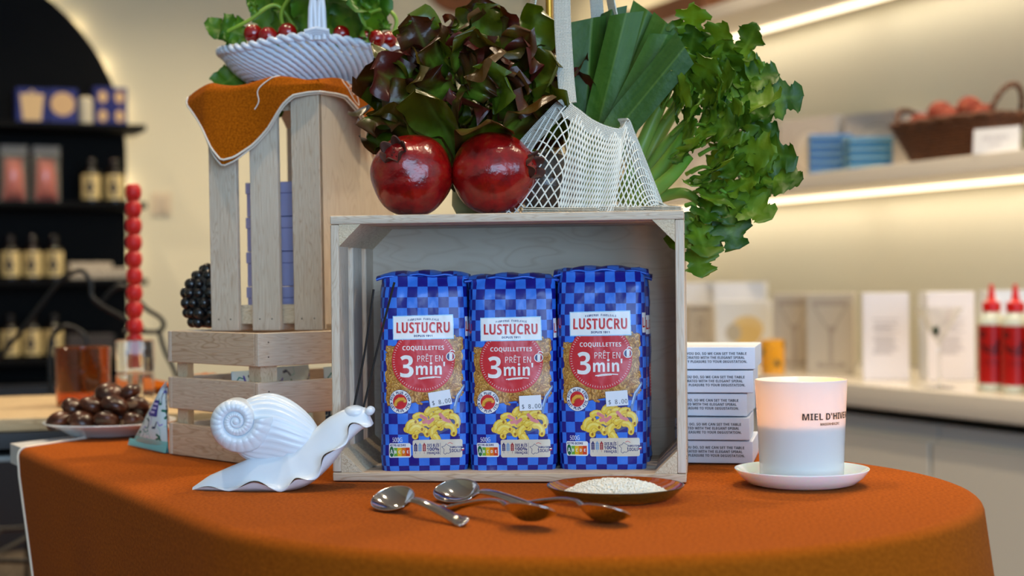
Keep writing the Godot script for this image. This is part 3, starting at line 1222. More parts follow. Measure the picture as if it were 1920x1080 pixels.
func bag_mesh(w: float, d: float, h: float, seed_: int) -> ArrayMesh:
	var nz := FastNoiseLite.new()
	nz.seed = seed_
	nz.frequency = 26.0
	nz.fractal_octaves = 3
	var b := MB.new()
	var nf := 22      # columns on the front and on the back
	var ns := 9      # on each side
	var nr := 52
	var uf := 660.0 / 1040.0
	# four panels sharing edges in place but not in uv
	for side_ in 4:
		var n := nf if side_ % 2 == 0 else ns
		var rows := []
		var uvs := []
		for r in nr:
			var t := float(r) / (nr - 1)
			var y := t * h
			var row := PackedVector3Array()
			var ur := PackedVector2Array()
			for i in n:
				var f := float(i) / (n - 1)
				# rounded rectangle in plan
				var q: Vector2
				var hw := w / 2
				var hd := d / 2
				match side_:
					0: q = Vector2(lerpf(-hw, hw, f), hd)
					1: q = Vector2(hw, lerpf(hd, -hd, f))
					2: q = Vector2(lerpf(hw, -hw, f), -hd)
					_: q = Vector2(-hw, lerpf(-hd, hd, f))
				# corner rounding: pull the square onto a superellipse
				var e := pow(pow(absf(q.x / hw), 7.0) + pow(absf(q.y / hd), 7.0), 1.0 / 7.0)
				q /= e
				# fullness: the belly swells, the foot and the head are drawn in
				var belly := 1.0 + .05 * sin(PI * clampf(t * 1.05, 0, 1)) - .05 * exp(-t * 22.0)
				var headx := 1.0 - .03 * smoothstep(.86, 1.0, t)
				var headz := 1.0 - .30 * smoothstep(.90, 1.0, t) * smoothstep(.90, 1.0, t)
				q.x *= (1.0 + (belly - 1.0) * .45) * headx
				q.y *= belly * headz * (1.0 + .10 * cos(q.x / hw * 1.5) * sin(PI * t) * (1.0 if side_ % 2 == 0 else 0.0))
				var p := Vector3(q.x, y, q.y)
				# dents and creases
				var k := nz.get_noise_3d(p.x, p.y * .8, p.z + seed_)
				var k2 := nz.get_noise_3d(p.x * 2.4 + 9.0, p.y * 1.9, p.z * 2.0)
				var amp := .0012 + .0022 * smoothstep(.82, 1.0, t) + .0016 * smoothstep(.12, .0, t)
				var outv := Vector3(q.x * .4, 0, q.y).normalized()
				p += outv * (k * amp + absf(k2) * amp * .7)
				if t > .97:
					p.y -= .003 * absf(k)
				row.append(p)
				if side_ % 2 == 0:
					ur.append(Vector2(f * uf, 1.0 - t))
				else:
					ur.append(Vector2(uf + f * (1.0 - uf) * .9 + .01, 1.0 - t))
			rows.append(row)
			uvs.append(ur)
		b.grid(rows, false, true, uvs)
		if side_ == 0 or side_ == 2:
			# half of the folded top
			var lid := []
			var lu := []
			for j in 5:
				var row := PackedVector3Array()
				var ur := PackedVector2Array()
				for i in n:
					var p: Vector3 = rows[nr - 1][i]
					var f := j / 4.0
					row.append(Vector3(p.x, p.y + .004 * sin(f * PI / 2), p.z * (1.0 - f)))
					ur.append(Vector2(float(i) / (n - 1) * uf, .05 + .04 * f))
				lid.append(row)
				lu.append(ur)
			b.grid(lid, false, true, lu)
	return b.mesh()

func build_bags() -> void:
	var tex := bag_picture()
	var film := mat(Color.WHITE, .30)
	film.albedo_texture = tex
	film.metallic_specular = .5
	film.heightmap_enabled = true
	film.heightmap_scale = .06
	film.heightmap_texture = noise_tex(.014, [], 256, 4, 91)
	var foldm := mat(Color.WHITE, .32)
	foldm.albedo_texture = tex
	foldm.uv1_scale = Vector3(.55, .055, 1)
	foldm.uv1_offset = Vector3(.03, .0, 0)
	var sticker := mat(Color(.90, .91, .94), .5)
	var pen := mat(Color(.12, .13, .2), .7)
	var price := letters("$ 8.00", .0038, 400, .0165, 0.0, "Droid Sans Mono")
	var top := TB + .0087
	# x, z, turn, width, height of the front three, then of the three behind
	var spots := [[-.0795, -.048, 2.5, .0775, .173], [.0004, -.0455, -1.5, .0775, .170], [.0805, -.043, -4.0, .0775, .1755], [-.0735, -.1095, -5.0, .0765, .168], [.0075, -.104, -6.5, .0765, .1665], [.0895, -.0965, -7.5, .0765, .171]]
	var words := ["beside the incense sticks", "between the two others", "tallest, nearest the amber dish", "behind the one by the incense", "behind the middle bag, deep in the crate", "behind the tallest bag, deep in the crate"]
	for k in 6:
		var s: Array = spots[k]
		var what := "checked pasta bag with price sticker, " if k < 3 else "checked pasta bag in the rear row, "
		var t := thing("pasta_bag", what + words[k], "bag", yaw(Vector3(s[0], top, s[1]), s[2]), "blue checked pasta bags in the crate")
		part(t, "pouch", bag_mesh(s[3], .050, s[4], 10 + k), film)
		# the folded-over head of the bag
		var b := MB.new()
		var rows := []
		var uvs := []
		for r in 9:
			var f := r / 8.0
			var row := PackedVector3Array()
			var ur := PackedVector2Array()
			for i in 17:
				var u := i / 16.0 * 2.0 - 1.0
				var ear := .003 * pow(absf(u), 6.0)
				var zz := lerpf(-.012, .0150, f)
				row.append(Vector3(u * (s[3] * .485 + ear * 1.6), s[4] + .0052 - .0035 * pow(f, 4.0) - .002 * u * u + .0009 * sin(u * 9.0 + k * 2 + f * 3.0) - .002 * pow(absf(u), 8.0), zz + .001 * sin(u * 5 + k)))
				ur.append(Vector2((u * .5 + .5), f))
			rows.append(row)
			uvs.append(ur)
		b.grid(rows, false, true, uvs)
		var low := []
		for r in rows:
			var row := PackedVector3Array()
			for p in r:
				row.append(p - Vector3(0, .0016, 0))
			low.append(row)
		b.grid(low, false, false, uvs)
		var rim := []
		for i in 17:
			rim.append(rows[8][i] - Vector3(0, .0008, 0))
		b.tube(rim, .0013, 6)
		part(t, "top_fold", b.mesh(), foldm)
		if k < 3:
			var st := MB.new()
			var off: Vector3 = [Vector3(.0135, .0645, .0), Vector3(.0155, .060, .0), Vector3(.0130, .0635, .0)][k]
			var zf := .0302
			var turn: float = [9.0, 2.5, 4.0][k]
			st.box(Vector3(.0195, .0132, .0002), Transform3D.IDENTITY, .00005)
			var pl := part(t, "price_sticker", st.mesh(), sticker, Transform3D(Basis(Vector3.BACK, deg_to_rad(turn)), off + Vector3(0, 0, zf)))
			part(pl, "price", price, pen, shift(-.0075, -.0050, .0002))

# ------------------------------------------------------------------ the white snail and its incense sticks
func build_snail() -> void:
	var t := thing("snail_figurine", "white glazed ceramic snail figurine with raised head on the orange cloth", "figurine", yaw(Vector3(-.2765, TB, .021), 1.5))
	var b := MB.new()
	var sole := curve([Vector3(0, 0, 0), Vector3(.03, 0, 0), (Vector3(.06, 0, 0)), Vector3(.085, .0005, 0), Vector3(.104, .007, 0), Vector3(.121, .022, 0), Vector3(.135, .040, 0), Vector3(.146, .0505, 0), Vector3(.1545, .0530, 0)], 64)
	var hh := [[0, .002], [.06, .012], [.2, .026], [.4, .036], [.55, .034], [.66, .0315], [.76, .0275], [.86, .0225], [.93, .0180], [.975, .0155], [1.0, .0120]]
	var ww := [[0, .002], [.06, .012], [.2, .025], [.4, .030], [.55, .030], [.66, .0275], [.76, .0235], [.86, .0190], [.93, .0160], [.975, .0140], [1.0, .0110]]
	var rows := []
	for k in sole.size():
		var f := float(k) / (sole.size() - 1)
		var p: Vector3 = sole[k]
		var tan_: Vector3 = (sole[mini(k + 1, sole.size() - 1)] - sole[maxi(k - 1, 0)]).normalized()
		var nn := Vector3(-tan_.y, tan_.x, 0)
		var h := lerp_line(f, hh)
		var w := lerp_line(f, ww)
		var wave := sin(f * 31.0 + .5) * .0022 * sin(PI * minf(f * 1.1, 1.0))
		var lift := (.0035 + .0032 * sin(f * 31.0 + .5)) * clampf(f * 8.0, 0, 1) * clampf((1.0 - f) * 9.0, .15, 1)
		var row := PackedVector3Array()
		# from the underside, out to the skirt, over the back and round again
		var prof := [[-.0, 0.0], [-.72, 0.0], [-.93, .02], [-1.0, .0], [-1.0, .055], [-.95, .10], [-.86, .14], [-.76, .22], [-.66, .40], [-.54, .64], [-.38, .86], [-.18, .98], [0, 1.0], [.18, .98], [.38, .86], [.54, .64], [.66, .40], [.76, .22], [.86, .14], [.95, .10], [1.0, .055], [1.0, .0], [.93, .02], [.72, 0.0]]
		for q in prof:
			var edge := smoothstep(.7, 1.0, absf(q[0]))
			var yy: float = q[1] * h + (lift if q[1] > .03 or absf(q[0]) > .96 else 0.0) * edge + (lift * .55 if absf(q[0]) > .9 and q[1] < .03 else 0.0)
			row.append(p + nn * maxf(yy, 0.0) + Vector3(0, 0, q[0] * (w + wave * edge)))
		rows.append(row)
	b.grid(rows, true, true)
	b.fan(rows[-1], sole[-1] + Vector3(.0015, .002, 0), true)
	# two small horns of the head and the lip
	for s in [-1, 1]:
		b.ball(Vector3(.1530, .0660, s * .0070), Vector3(.0040, .0036, .0034), 12, 8)
	b.ball(Vector3(.1400, .0640, 0), Vector3(.0105, .0070, .0105), 16, 10)
	part(t, "body", b.mesh(), M.bisque)
	# the shell: a ribbed coil facing out, and the big last whorl behind it
	b = MB.new()
	var c0 := Vector3(.0405, .0598, .0075)
	rows = []
	var nphi := 520
	for k in nphi + 1:
		var phi := float(k) / nphi * 3.1 * TAU
		var ro := .0335 * exp(-.125 * phi)
		var ri := ro * exp(-.125 * TAU)
		var a := -phi + .1
		var row := PackedVector3Array()
		for i in 17:
			var w := -.22 + 1.22 * i / 16.0
			var r := lerpf(ro, ri, maxf(w, 0.0))
			var dome := .0135 * (1.0 - pow(r / .0335, 2.2))
			var hump := ro * .20 * pow(maxf(0.0, sin(PI * clampf(w, 0, 1))), .6)
			var rib := .028 * ro * (sqrt(absf(sin(phi * 11.0 + w * 1.3))) - .6) * pow(maxf(0.0, sin(PI * clampf(w * .9 + .1, 0, 1))), .5)
			var back := -.045 * absf(minf(w, 0.0)) / .22
			row.append(c0 + Vector3(cos(a) * (r + rib * .4), sin(a) * (r + rib * .4), dome + hump + rib + back * ro / .0335))
		rows.append(row)
	b.grid(rows, false)
	b.ball(c0 + Vector3(0, 0, .0128), Vector3(.0034, .0034, .0024), 16, 10)
	rows = []
	for k in 25:
		var f := k / 24.0
		var px := lerpf(-.036, .0445, f)
		var env := sqrt(maxf(0.0, 1.0 - pow(absf(f * 2.0 - 1.0), 2.3)))
		var row := PackedVector3Array()
		for i in 120:
			var a := TAU * i / 120
			var rib := 1.0 - .028 + .034 * absf(sin(a * 15.0))
			row.append(Vector3(.066 + px, .0505 - .012 * smoothstep(.4, 1.0, f) + cos(a) * .0315 * env * rib, -.006 + sin(a) * .0215 * env * rib))
		rows.append(row)
	b.grid(rows, true)
	part(t, "shell", b.mesh(), M.bisque)
	var stick := mat(Color(.10, .085, .08), .8)
	var ends := [[Vector3(-.1385, .846, .012), Vector3(-.1285, .895, .010), Vector3(-.1203, .9505, .006)], [Vector3(-.1297, .846, .018), Vector3(-.1150, .906, .016), Vector3(-.1016, .9565, .014)]]
	for k in 2:
		b = MB.new()
		b.tube(curve(ends[k], 12), .0010, 8, false, true, 0, 0, 0, 1.7)
		one("incense_stick", b.mesh(), stick, ["thin dark incense stick in the snail's head, shorter of the two", "thin dark incense stick in the snail's head crossing the pasta bag"][k], "incense", Transform3D.IDENTITY, "incense sticks in the snail")

# ------------------------------------------------------------------ spoons, amber dish
func spoon_mesh() -> Array:
	# bowl centre at the origin, handle along +x, face up
	var b := MB.new()
	var rows := []
	for r in 13:
		var f := r / 12.0
		var row := PackedVector3Array()
		for i in 40:
			var a := TAU * i / 40
			var px := cos(a) * .0225 * f * (1.0 - .10 * cos(a))
			var pz := sin(a) * .0150 * f * (1.0 - .12 * cos(a))
			row.append(Vector3(px, .0075 * (f * f) - .0065, pz))
		rows.append(row)
	b.grid(rows, true)
	var under := []
	for r in 13:
		var row := PackedVector3Array()
		for p in rows[r]:
			row.append(p - Vector3(0, .0011, 0))
		under.append(row)
	b.grid(under, true, true)
	var lip := []
	for p in rows[12]:
		lip.append(p - Vector3(0, .0005, 0))
	b.tube(lip, .0007, 6, true)
	var bowl := b.mesh()
	b = MB.new()
	var pts := curve([Vector3(.0195, .0004, 0), Vector3(.026, .004, 0), Vector3(.034, .0068, 0), Vector3(.052, .0075, 0), Vector3(.075, .0052, 0), Vector3(.092, .0022, 0), Vector3(.1005, .0006, 0)], 40)
	var rad := []
	for k in pts.size():
		var f := float(k) / (pts.size() - 1)
		rad.append(lerp_line(f, [[0, .0019], [.1, .0018], [.25, .0017], [.6, .0020], [.8, .0024], [.92, .0023], [1, .0012]]))
	b.tube(pts, rad, 12, false, true, 0, 0, 0, 1.9, Vector3.UP)
	var handle := b.mesh()
	b = MB.new()
	# shell-like ornament at the end
	for k in 5:
		var a := (k - 2) * .42
		b.ball(Vector3(.0945 + cos(a) * .005, .0030, sin(a) * .0052), Vector3(.0042, .0013, .0017), 10, 6)
	b.ball(Vector3(.0880, .0040, 0), Vector3(.0046, .0014, .0040), 12, 6)
	return [bowl, handle, b.mesh()]

func build_spoons_and_dish() -> void:
	var m := spoon_mesh()
	# bowl centre, handle end (plan), tilt of the bowl towards the viewer, lift
	var sp := [[-.0925, .1590, -.0225, .2600, 28.0, .0088, "silver teaspoon with bright open bowl, beside the white snail", 4.6],
		[-.0445, .1180, .0270, .1950, 28.0, .0088, "silver teaspoon with bright open bowl, lying under another spoon's bowl", 4.6],
		[.0095, .2500, -.0570, .1690, 24.0, .0125, "silver teaspoon with its dark bowl resting across another spoon's handle", 6.6],
		[.0640, .2330, -.0018, .1440, 24.0, .0086, "silver teaspoon with dark bowl in front of the amber dish", 4.5]]
	for s in sp:
		var dir := Vector3(s[2] - s[0], 0, s[3] - s[1]).normalized()
		var bz := Basis(dir, Vector3.UP, dir.cross(Vector3.UP))
		# rolled about the handle, which comes down to the cloth at its end
		bz = Basis(dir.cross(Vector3.UP), deg_to_rad(-s[7])) * Basis(dir, deg_to_rad(s[4])) * bz
		var t := thing("teaspoon", s[6], "spoon", Transform3D(bz, Vector3(s[0], TB + s[5], s[1])), "silver teaspoons on the cloth")
		part(t, "bowl", m[0], M.silver)
		part(t, "handle", m[1], M.silver)
		part(t, "ornament", m[2], M.silver)
	var at := Vector3(.0815, TB, .1075)
	var b := MB.new()
	b.lathe([[.0, .0003], [.038, .0004], [.047, .0028], [.0548, .0104], [.0552, .0118], [.0545, .0118], [.0525, .0098], [.044, .0042], [.034, .0018], [.0, .0016]], 72)
	one("amber_dish", b.mesh(), M.amber, "shallow amber glass dish of coarse white salt on the cloth", "dish", shift(at.x, at.y, at.z))
	# salt: a low heap of grains
	var heap := thing("salt_heap", "heap of coarse white salt in the amber glass dish", "salt", shift(at.x, at.y + .0018, at.z))
	heap.set_meta("kind", "stuff")
	b = MB.new()
	b.lathe([[.0415, .0022], [.039, .0044], [.030, .0088], [.018, .0118], [.008, .0128], [.0, .013]], 40, Vector3.ZERO, .04)
	var white := mat(Color(.93, .91, .86), .55)
	part(heap, "core", b.mesh(), white).set_meta("kind", "stuff")
	var gr := MB.new()
	gr.box(Vector3(.0019, .0013, .0015), Transform3D.IDENTITY, .0004)
	var mm := MultiMesh.new()
	mm.transform_format = MultiMesh.TRANSFORM_3D
	mm.mesh = gr.mesh()
	mm.instance_count = 3200
	for k in 3200:
		var r := sqrt(rng.randf()) * .0425
		var a := rng.randf() * TAU
		var y := lerp_line(r, [[0, .0132], [.008, .0129], [.018, .0119], [.030, .0089], [.039, .0046], [.0425, .0026]])
		var bz := Basis.from_euler(Vector3(rng.randf() * TAU, rng.randf() * TAU, rng.randf() * TAU)).scaled(Vector3.ONE * rng.randf_range(.5, 1.15))
		mm.set_instance_transform(k, Transform3D(bz, Vector3(cos(a) * r, y + rng.randf_range(-.0004, .0009), sin(a) * r)))
	var mi := MultiMeshInstance3D.new()
	mi.name = "grains"
	mi.multimesh = mm
	mi.material_override = white
	mi.set_meta("kind", "stuff")
	heap.add_child(mi, true)

# ------------------------------------------------------------------ candle
func build_candle() -> void:
	var at := Vector3(.2455, TB, .032)
	var b := MB.new()
	b.lathe([[.0, .0], [.036, .0], [.038, .0004], [.045, .0022], [.052, .0076], [.0566, .0136], [.0568, .0146], [.0555, .0142], [.049, .0092], [.040, .0050], [.036, .0044], [.0, .0042]], 72)
	var opal := mat(Color(.90, .93, .95), .12)
	opal.subsurf_scatter_enabled = true
	opal.subsurf_scatter_strength = .5
	one("opal_saucer", b.mesh(), opal, "white opal glass saucer under the lit candle", "saucer", shift(at.x, at.y, at.z))
	var t := thing("glass_candle", "lit candle in a white opal glass tumbler with dark lettering", "candle", shift(at.x, at.y + .0046, at.z))
	var milk := mat(Color(.93, .94, .95), .1)
	milk.backlight_enabled = true
	milk.backlight = Color(.80, .76, .72)
	b = MB.new()
	b.lathe([[.0, .0], [.0340, .0], [.0352, .0012], [.0362, .030], [.0377, .060], [.0390, .0850], [.0385, .0858], [.0378, .0850], [.0364, .060], [.0350, .030], [.0340, .0045], [.0, .0045]], 72)
	part(t, "tumbler", b.mesh(), milk)
	b = MB.new()
	b.lathe([[.0, .0047], [.0336, .0047], [.0354, .0455], [.0352, .0470], [.030, .0462], [.0, .0458]], 48)
	var wax := mat(Color(.94, .92, .86), .4)
	wax.subsurf_scatter_enabled = true
	wax.subsurf_scatter_strength = 1.0
	part(t, "wax", b.mesh(), wax)
	b = MB.new()
	b.tube([Vector3(0, .0455, 0), Vector3(.0006, .0560, 0)], .0008, 6)
	part(t, "wick", b.mesh(), M.black_wire)
	b = MB.new()
	b.lathe([[.0, .055], [.0024, .0585], [.0030, .062], [.0020, .067], [.0, .073]], 14)
	var fl := mat(Color(1, .8, .4), .5)
	fl.emission_enabled = true
	fl.emission = Color(1.0, .68, .26)
	fl.emission_energy_multiplier = 6.0
	part(t, "flame", b.mesh(), fl)
	var l := OmniLight3D.new()
	l.name = "flame_light"
	l.light_color = Color(1.0, .66, .30)
	l.light_energy = .0029
	l.light_size = .004
	l.omni_range = 4.0
	l.shadow_enabled = true
	t.add_child(l)
	l.position = Vector3(0, .063, 0)
	var pr := mat(Color(.16, .09, .08), .6)
	part(t, "lettering", letters("MIEL D'HIVER", .0054, 700, .0500, .0385), pr, Transform3D(Basis(Vector3.UP, deg_to_rad(-9.0)), Vector3(0, .0538, 0)))
	part(t, "lettering", letters("MAISON•BALZAC", .0021, 700, .0205, .0380), pr, Transform3D(Basis(Vector3.UP, deg_to_rad(14.0)), Vector3(0, .0492, 0)))

# ------------------------------------------------------------------ stack of small white boxes
func build_card_boxes() -> void:
	var card := mat(Color(.88, .90, .95), .4)
	var lines := ["AS YOU DO, SO WE CAN SET THE TABLE", "DECORATED WITH THE ELEGANT SPIRAL", "MY PLEASURE TO YOUR DEGUSTATION."]
	var order := ["lowest of the stack", "second from the bottom of the stack", "in the middle of the stack", "second from the top of the stack", "topmost of the stack"]
	var ends := [.2262, .2232, .2216, .2275, .2295]
	for k in 5:
		var hgt := .0222
		var turn: float = 12.0 - [0, 1.0, -1.5, .5, 0][k]
		var bz := Basis(Vector3.UP, deg_to_rad(-turn))
		# right front corner of each box
		var corner := Vector3(ends[k], TB + .0008 + k * (hgt + .0001), -.113 + [0, .001, -.004, -.002, -.002][k])
		var w := .098
		var dp := .098 if k < 4 else .115
		var t := thing("lettered_box", "flat white lettered box beside the crate, " + order[k], "box", Transform3D(bz, corner), "white lettered boxes stacked beside the crate")
		part(t, "carton", box_mesh(Vector3(w, hgt - .001, dp), .0007), card, shift(-w / 2, hgt / 2, -dp / 2))
		for r in 3:
			var wd: float = [.0615, .0610, .0590][r]
			part(t, "lettering", letters(lines[r], .0024, 700, wd), M.ink, shift(-.0080 - wd - [.0, .0018, -.0004][r], .0142 - r * .0038, .0002))

# ------------------------------------------------------------------ fruit
func build_fruit() -> void:
	var skin := mat(Color.WHITE, .22)
	var hide := noise_tex(.012, [[.0, Color(.30, .02, .02)], [.35, Color(.48, .035, .04)], [.60, Color(.60, .05, .05)], [.78, Color(.60, .10, .06)], [.92, Color(.60, .22, .09)], [1.0, Color(.38, .12, .04)]], 512, 6, 5)
	skin.albedo_texture = hide
	skin.uv1_triplanar = true
	skin.uv1_scale = Vector3(9, 9, 9)
	skin.clearcoat_enabled = true
	skin.clearcoat = .35
	skin.clearcoat_roughness = .12
	skin.heightmap_enabled = true
	skin.heightmap_scale = .035
	skin.heightmap_texture = noise_tex(.09, [], 256, 3, 6)
	var husk := mat(Color(.22, .09, .05), .7)
	var dry := mat(Color(.27, .12, .06), .7)
	# place, way the crown points, size, label
	var list := [[Vector3(-.0893, 1.0527, -.046), Vector3(-.30, .42, .72), .0375, "glossy red pomegranate with its crown facing forward, on the crate"],
		[Vector3(-.0157, 1.0537, -.046), Vector3(.84, .12, .46), .0384, "glossy red pomegranate with its crown turned to the net bag"]]
	for q in list:
		var t := thing("pomegranate", q[3], "pomegranate", Transform3D(Basis.IDENTITY, q[0]), "pomegranates on the crate")
		var x := aim(Vector3.ZERO, q[1], Vector3.UP)
		var b := MB.new()
		var rows := []
		var R: float = q[2]
		for k in 41:
			var th := PI * k / 40.0
			var row := PackedVector3Array()
			for i in 48:
				var a := TAU * i / 48
				# six soft faces, a flat foot, a neck at the crown end
				var r := R * (1.0 + .022 * cos(6 * a) * sin(th) + .012 * sin(3 * a + 1.0))
				var y := -cos(th) * R * .97
				var neck := smoothstep(.90, 1.0, -cos(th) * .5 + .5)
				var p := Vector3(cos(a) * sin(th) * r, y + neck * .004, sin(a) * sin(th) * r)
				row.append(x * p)
			rows.append(row)
		b.grid(rows, true)
		part(t, "fruit", b.mesh(), skin)
		# crown: a short tube that ends in teeth
		var up := R * .97
		rows = []
		var inner := []
		for k in 7:
			var f := k / 6.0
			var row := PackedVector3Array()
			var ri := PackedVector3Array()
			for i in 48:
				var a := TAU * i / 48
				var tooth := absf(sin(a * 3.0))
				var hgt := f * (.004 + .0075 * pow(tooth, .8))
				var r := .0095 + .0026 * f * f + .0010 * sin(a * 5.0)
				row.append(x * Vector3(cos(a) * r, up - .001 + hgt, sin(a) * r))
				ri.append(x * Vector3(cos(a) * (r - .0012), up - .001 + hgt, sin(a) * (r - .0012)))
			rows.append(row)
			inner.append(ri)
		b = MB.new()
		b.grid(rows, true)
		b.grid(inner, true, true)
		b.grid([rows[6], inner[6]], true)
		part(t, "crown", b.mesh(), dry)
		b = MB.new()
		for k in 22:
			var a := rng.randf() * TAU
			var r := rng.randf() * .006
			var base := Vector3(cos(a) * r, up, sin(a) * r)
			b.tube([x * base, x * (base + Vector3(rng.randf_range(-.002, .002), rng.randf_range(.002, .0045), rng.randf_range(-.002, .002)))], .0006, 5)
		part(t, "stamens", b.mesh(), husk)
		b = MB.new()
		var floor_ring := PackedVector3Array()
		for i in 20:
			floor_ring.append(x * Vector3(cos(TAU * i / 20) * .0088, up + .0006, sin(TAU * i / 20) * .0088))
		b.fan(floor_ring, x * Vector3(0, up + .0006, 0), true)
		part(t, "crown_floor", b.mesh(), husk)

# ------------------------------------------------------------------ leaves
# grows along y from the origin, faces z; o: shape and colours
func leaf_mesh(L: float, W: float, o: Dictionary, seed_: int) -> ArrayMesh:
	var r := RandomNumberGenerator.new()
	r.seed = seed_
	var nu: int = o.get("nu", 20)
	var nv: int = o.get("nv", 10)
	var nz := FastNoiseLite.new()
	nz.seed = seed_
	nz.frequency = 22.0
	var pa: float = o.get("pa", .6)
	var pb: float = o.get("pb", .5)
	var peak := pow(pa / (pa + pb), pa) * pow(pb / (pa + pb), pb)
	var bend: float = o.get("bend", .8)
	var ruffle: float = o.get("ruffle", .0)
	var rf: float = o.get("freq", 5.0)
	var lobes: float = o.get("lobes", 0.0)
	var lk: float = o.get("lobe_n", 4.0)
	var teeth: float = o.get("teeth", 0.0)
	var tk: float = o.get("teeth_n", 14.0)
	var fold: float = o.get("fold", .2)
	var ph := r.randf() * TAU
	var ph2 := r.randf() * TAU
	var c0: Color = o.get("base", Color(.2, .4, .05))
	var c1: Color = o.get("mid", Color(.1, .25, .03))
	var c2: Color = o.get("edge", Color(.1, .25, .03))
	var rib: Color = o.get("rib", c0)
	var cup: float = o.get("cup", 0.0)
	var rows := []
	var cols := []
	var y := 0.0
	var z := 0.0
	for k in nu + 1:
		var t := float(k) / nu
		var a := bend * pow(t, o.get("late", 1.3))
		if k > 0:
			y += cos(a) * L / nu
			z += sin(a) * L / nu
		var w := W * .5 * pow(maxf(t, .0), pa) * pow(maxf(1.0 - t, 0.0), pb) / peak
		w = maxf(w, W * .03 * (1.0 - t))
		var along := Vector3(0, cos(a), sin(a))
		var face := Vector3(0, -sin(a), cos(a))
		var row := PackedVector3Array()
		var cr := PackedColorArray()
		for i in nv + 1:
			var j := float(i) / nv * 2.0 - 1.0
			var sgn := signf(j)
			var wl := w * (1.0 - lobes * (.5 + .5 * cos(t * lk * TAU + sgn * .4 + ph * .2)) - teeth * absf(fposmod(t * tk + sgn * .2, 1.0) - .5) * 2.0)
			var e := absf(j)
			var p := Vector3(0, y, z) + Vector3(1, 0, 0) * (j * wl) 
			p += face * (fold * e * wl + cup * e * e * wl)
			p += face * ruffle * e * e * sin(t * rf * TAU + sgn * ph + ph2) * (.3 + t)
			p += along * ruffle * .6 * e * e * cos(t * rf * TAU * 1.3 + sgn * ph2)
			p += face * nz.get_noise_3d(p.x, p.y, seed_) * W * o.get("noise", .10)
			row.append(p)
			var m := nz.get_noise_3d(p.x * 1.6 + 5.0, p.y * 1.6, 3.0)
			var c := c0.lerp(c1, smoothstep(.05, .75, t + m * .5))
			c = c.lerp(c2, smoothstep(o.get("e0", .45), o.get("e1", 1.0), maxf(e, t * o.get("tip", .9)) + m * .45))
			c = c.lerp(rib, smoothstep(.16, .0, e) * (1.0 - t) * .85)
			cr.append(c)
		rows.append(row)
		cols.append(cr)
	var b := MB.new()
	b.grid(rows, false, false, [], cols)
	return b.mesh(true)

func lin(r: float, g: float, b: float) -> Color:
	return Color(r, g, b).srgb_to_linear()

func build_lettuce() -> void:
	var t := thing("red_leaf_lettuce", "head of dark red and green leaf lettuce behind the pomegranates", "lettuce", shift(-.0360, 1.0165, -.108))
	var kinds := []
	for k in 12:
		var red: float = [1.0, .85, .95, .5, .9, 1.0, .6, 1.0, .85, .3, .95, .75][k]
		var grn := lin(.30, .42, .08)
		var dark := lin(.33, .13, .09).lerp(lin(.21, .10, .07), rng.randf())
		var o := {"nu": 26, "nv": 16, "pa": .5, "pb": .20, "bend": rng.randf_range(-.4, 1.7), "ruffle": rng.randf_range(.004, .0085), "freq": rng.randf_range(2.0, 4.0), "lobes": rng.randf_range(.03, .12), "lobe_n": rng.randf_range(1.6, 3.0), "fold": rng.randf_range(-.1, .35), "cup": rng.randf_range(-.2, .3), "late": 1.6,
			"base": lin(.46, .60, .18), "mid": grn.lerp(dark, red * .45), "edge": grn.lerp(dark, red), "rib": lin(.55, .66, .30), "e0": .30, "e1": .85, "tip": .95}
		kinds.append(o)
	# leaves all round the heart, denser and longer towards the crown
	var core := Vector3(0, .104, -.006)
	var half := Vector3(.104, .092, .062)
	var total := 104
	var n := 0
	for k in total:
		var yy := 1.0 - 2.0 * (k + .5) / total
		var a := k * 2.39996
		var d := Vector3(cos(a) * sqrt(1.0 - yy * yy), yy, sin(a) * sqrt(1.0 - yy * yy))
		if d.y < -.62 or (d.y < -.25 and d.z > .45):
			continue
		var grow := (d + Vector3(rng.randf_range(-.35, .35), rng.randf_range(.05, .55), rng.randf_range(-.3, .3))).normalized()
		var face := d * .7 + Vector3(rng.randf_range(-.6, .6), rng.randf_range(-.2, .7), rng.randf_range(-.1, .6))
		var reach: float = (half * d).length()
		var m := leaf_mesh(reach * rng.randf_range(.58, .80), rng.randf_range(.038, .058), kinds[n % 12], 300 + n)
		part(t, "leaf", m, M.lettuce, aim(core + half * d * .40, grow, face))
		n += 1
	for k in 9:     # long inner leaves rising from the stem
		var a := TAU * k / 9
		part(t, "leaf", leaf_mesh(.125, .055, kinds[(k * 5 + 3) % 12], 420 + k), M.lettuce, aim(Vector3(cos(a) * .008, .022, sin(a) * .008), Vector3(cos(a) * .55, 1, sin(a) * .45), Vector3(cos(a), 0, sin(a))))
	var b := MB.new()
	b.lathe([[.0, .0], [.014, .0], [.020, .012], [.018, .05], [.0, .06]], 16)
	part(t, "stem", b.mesh(), mat(Color(.80, .84, .62), .5))

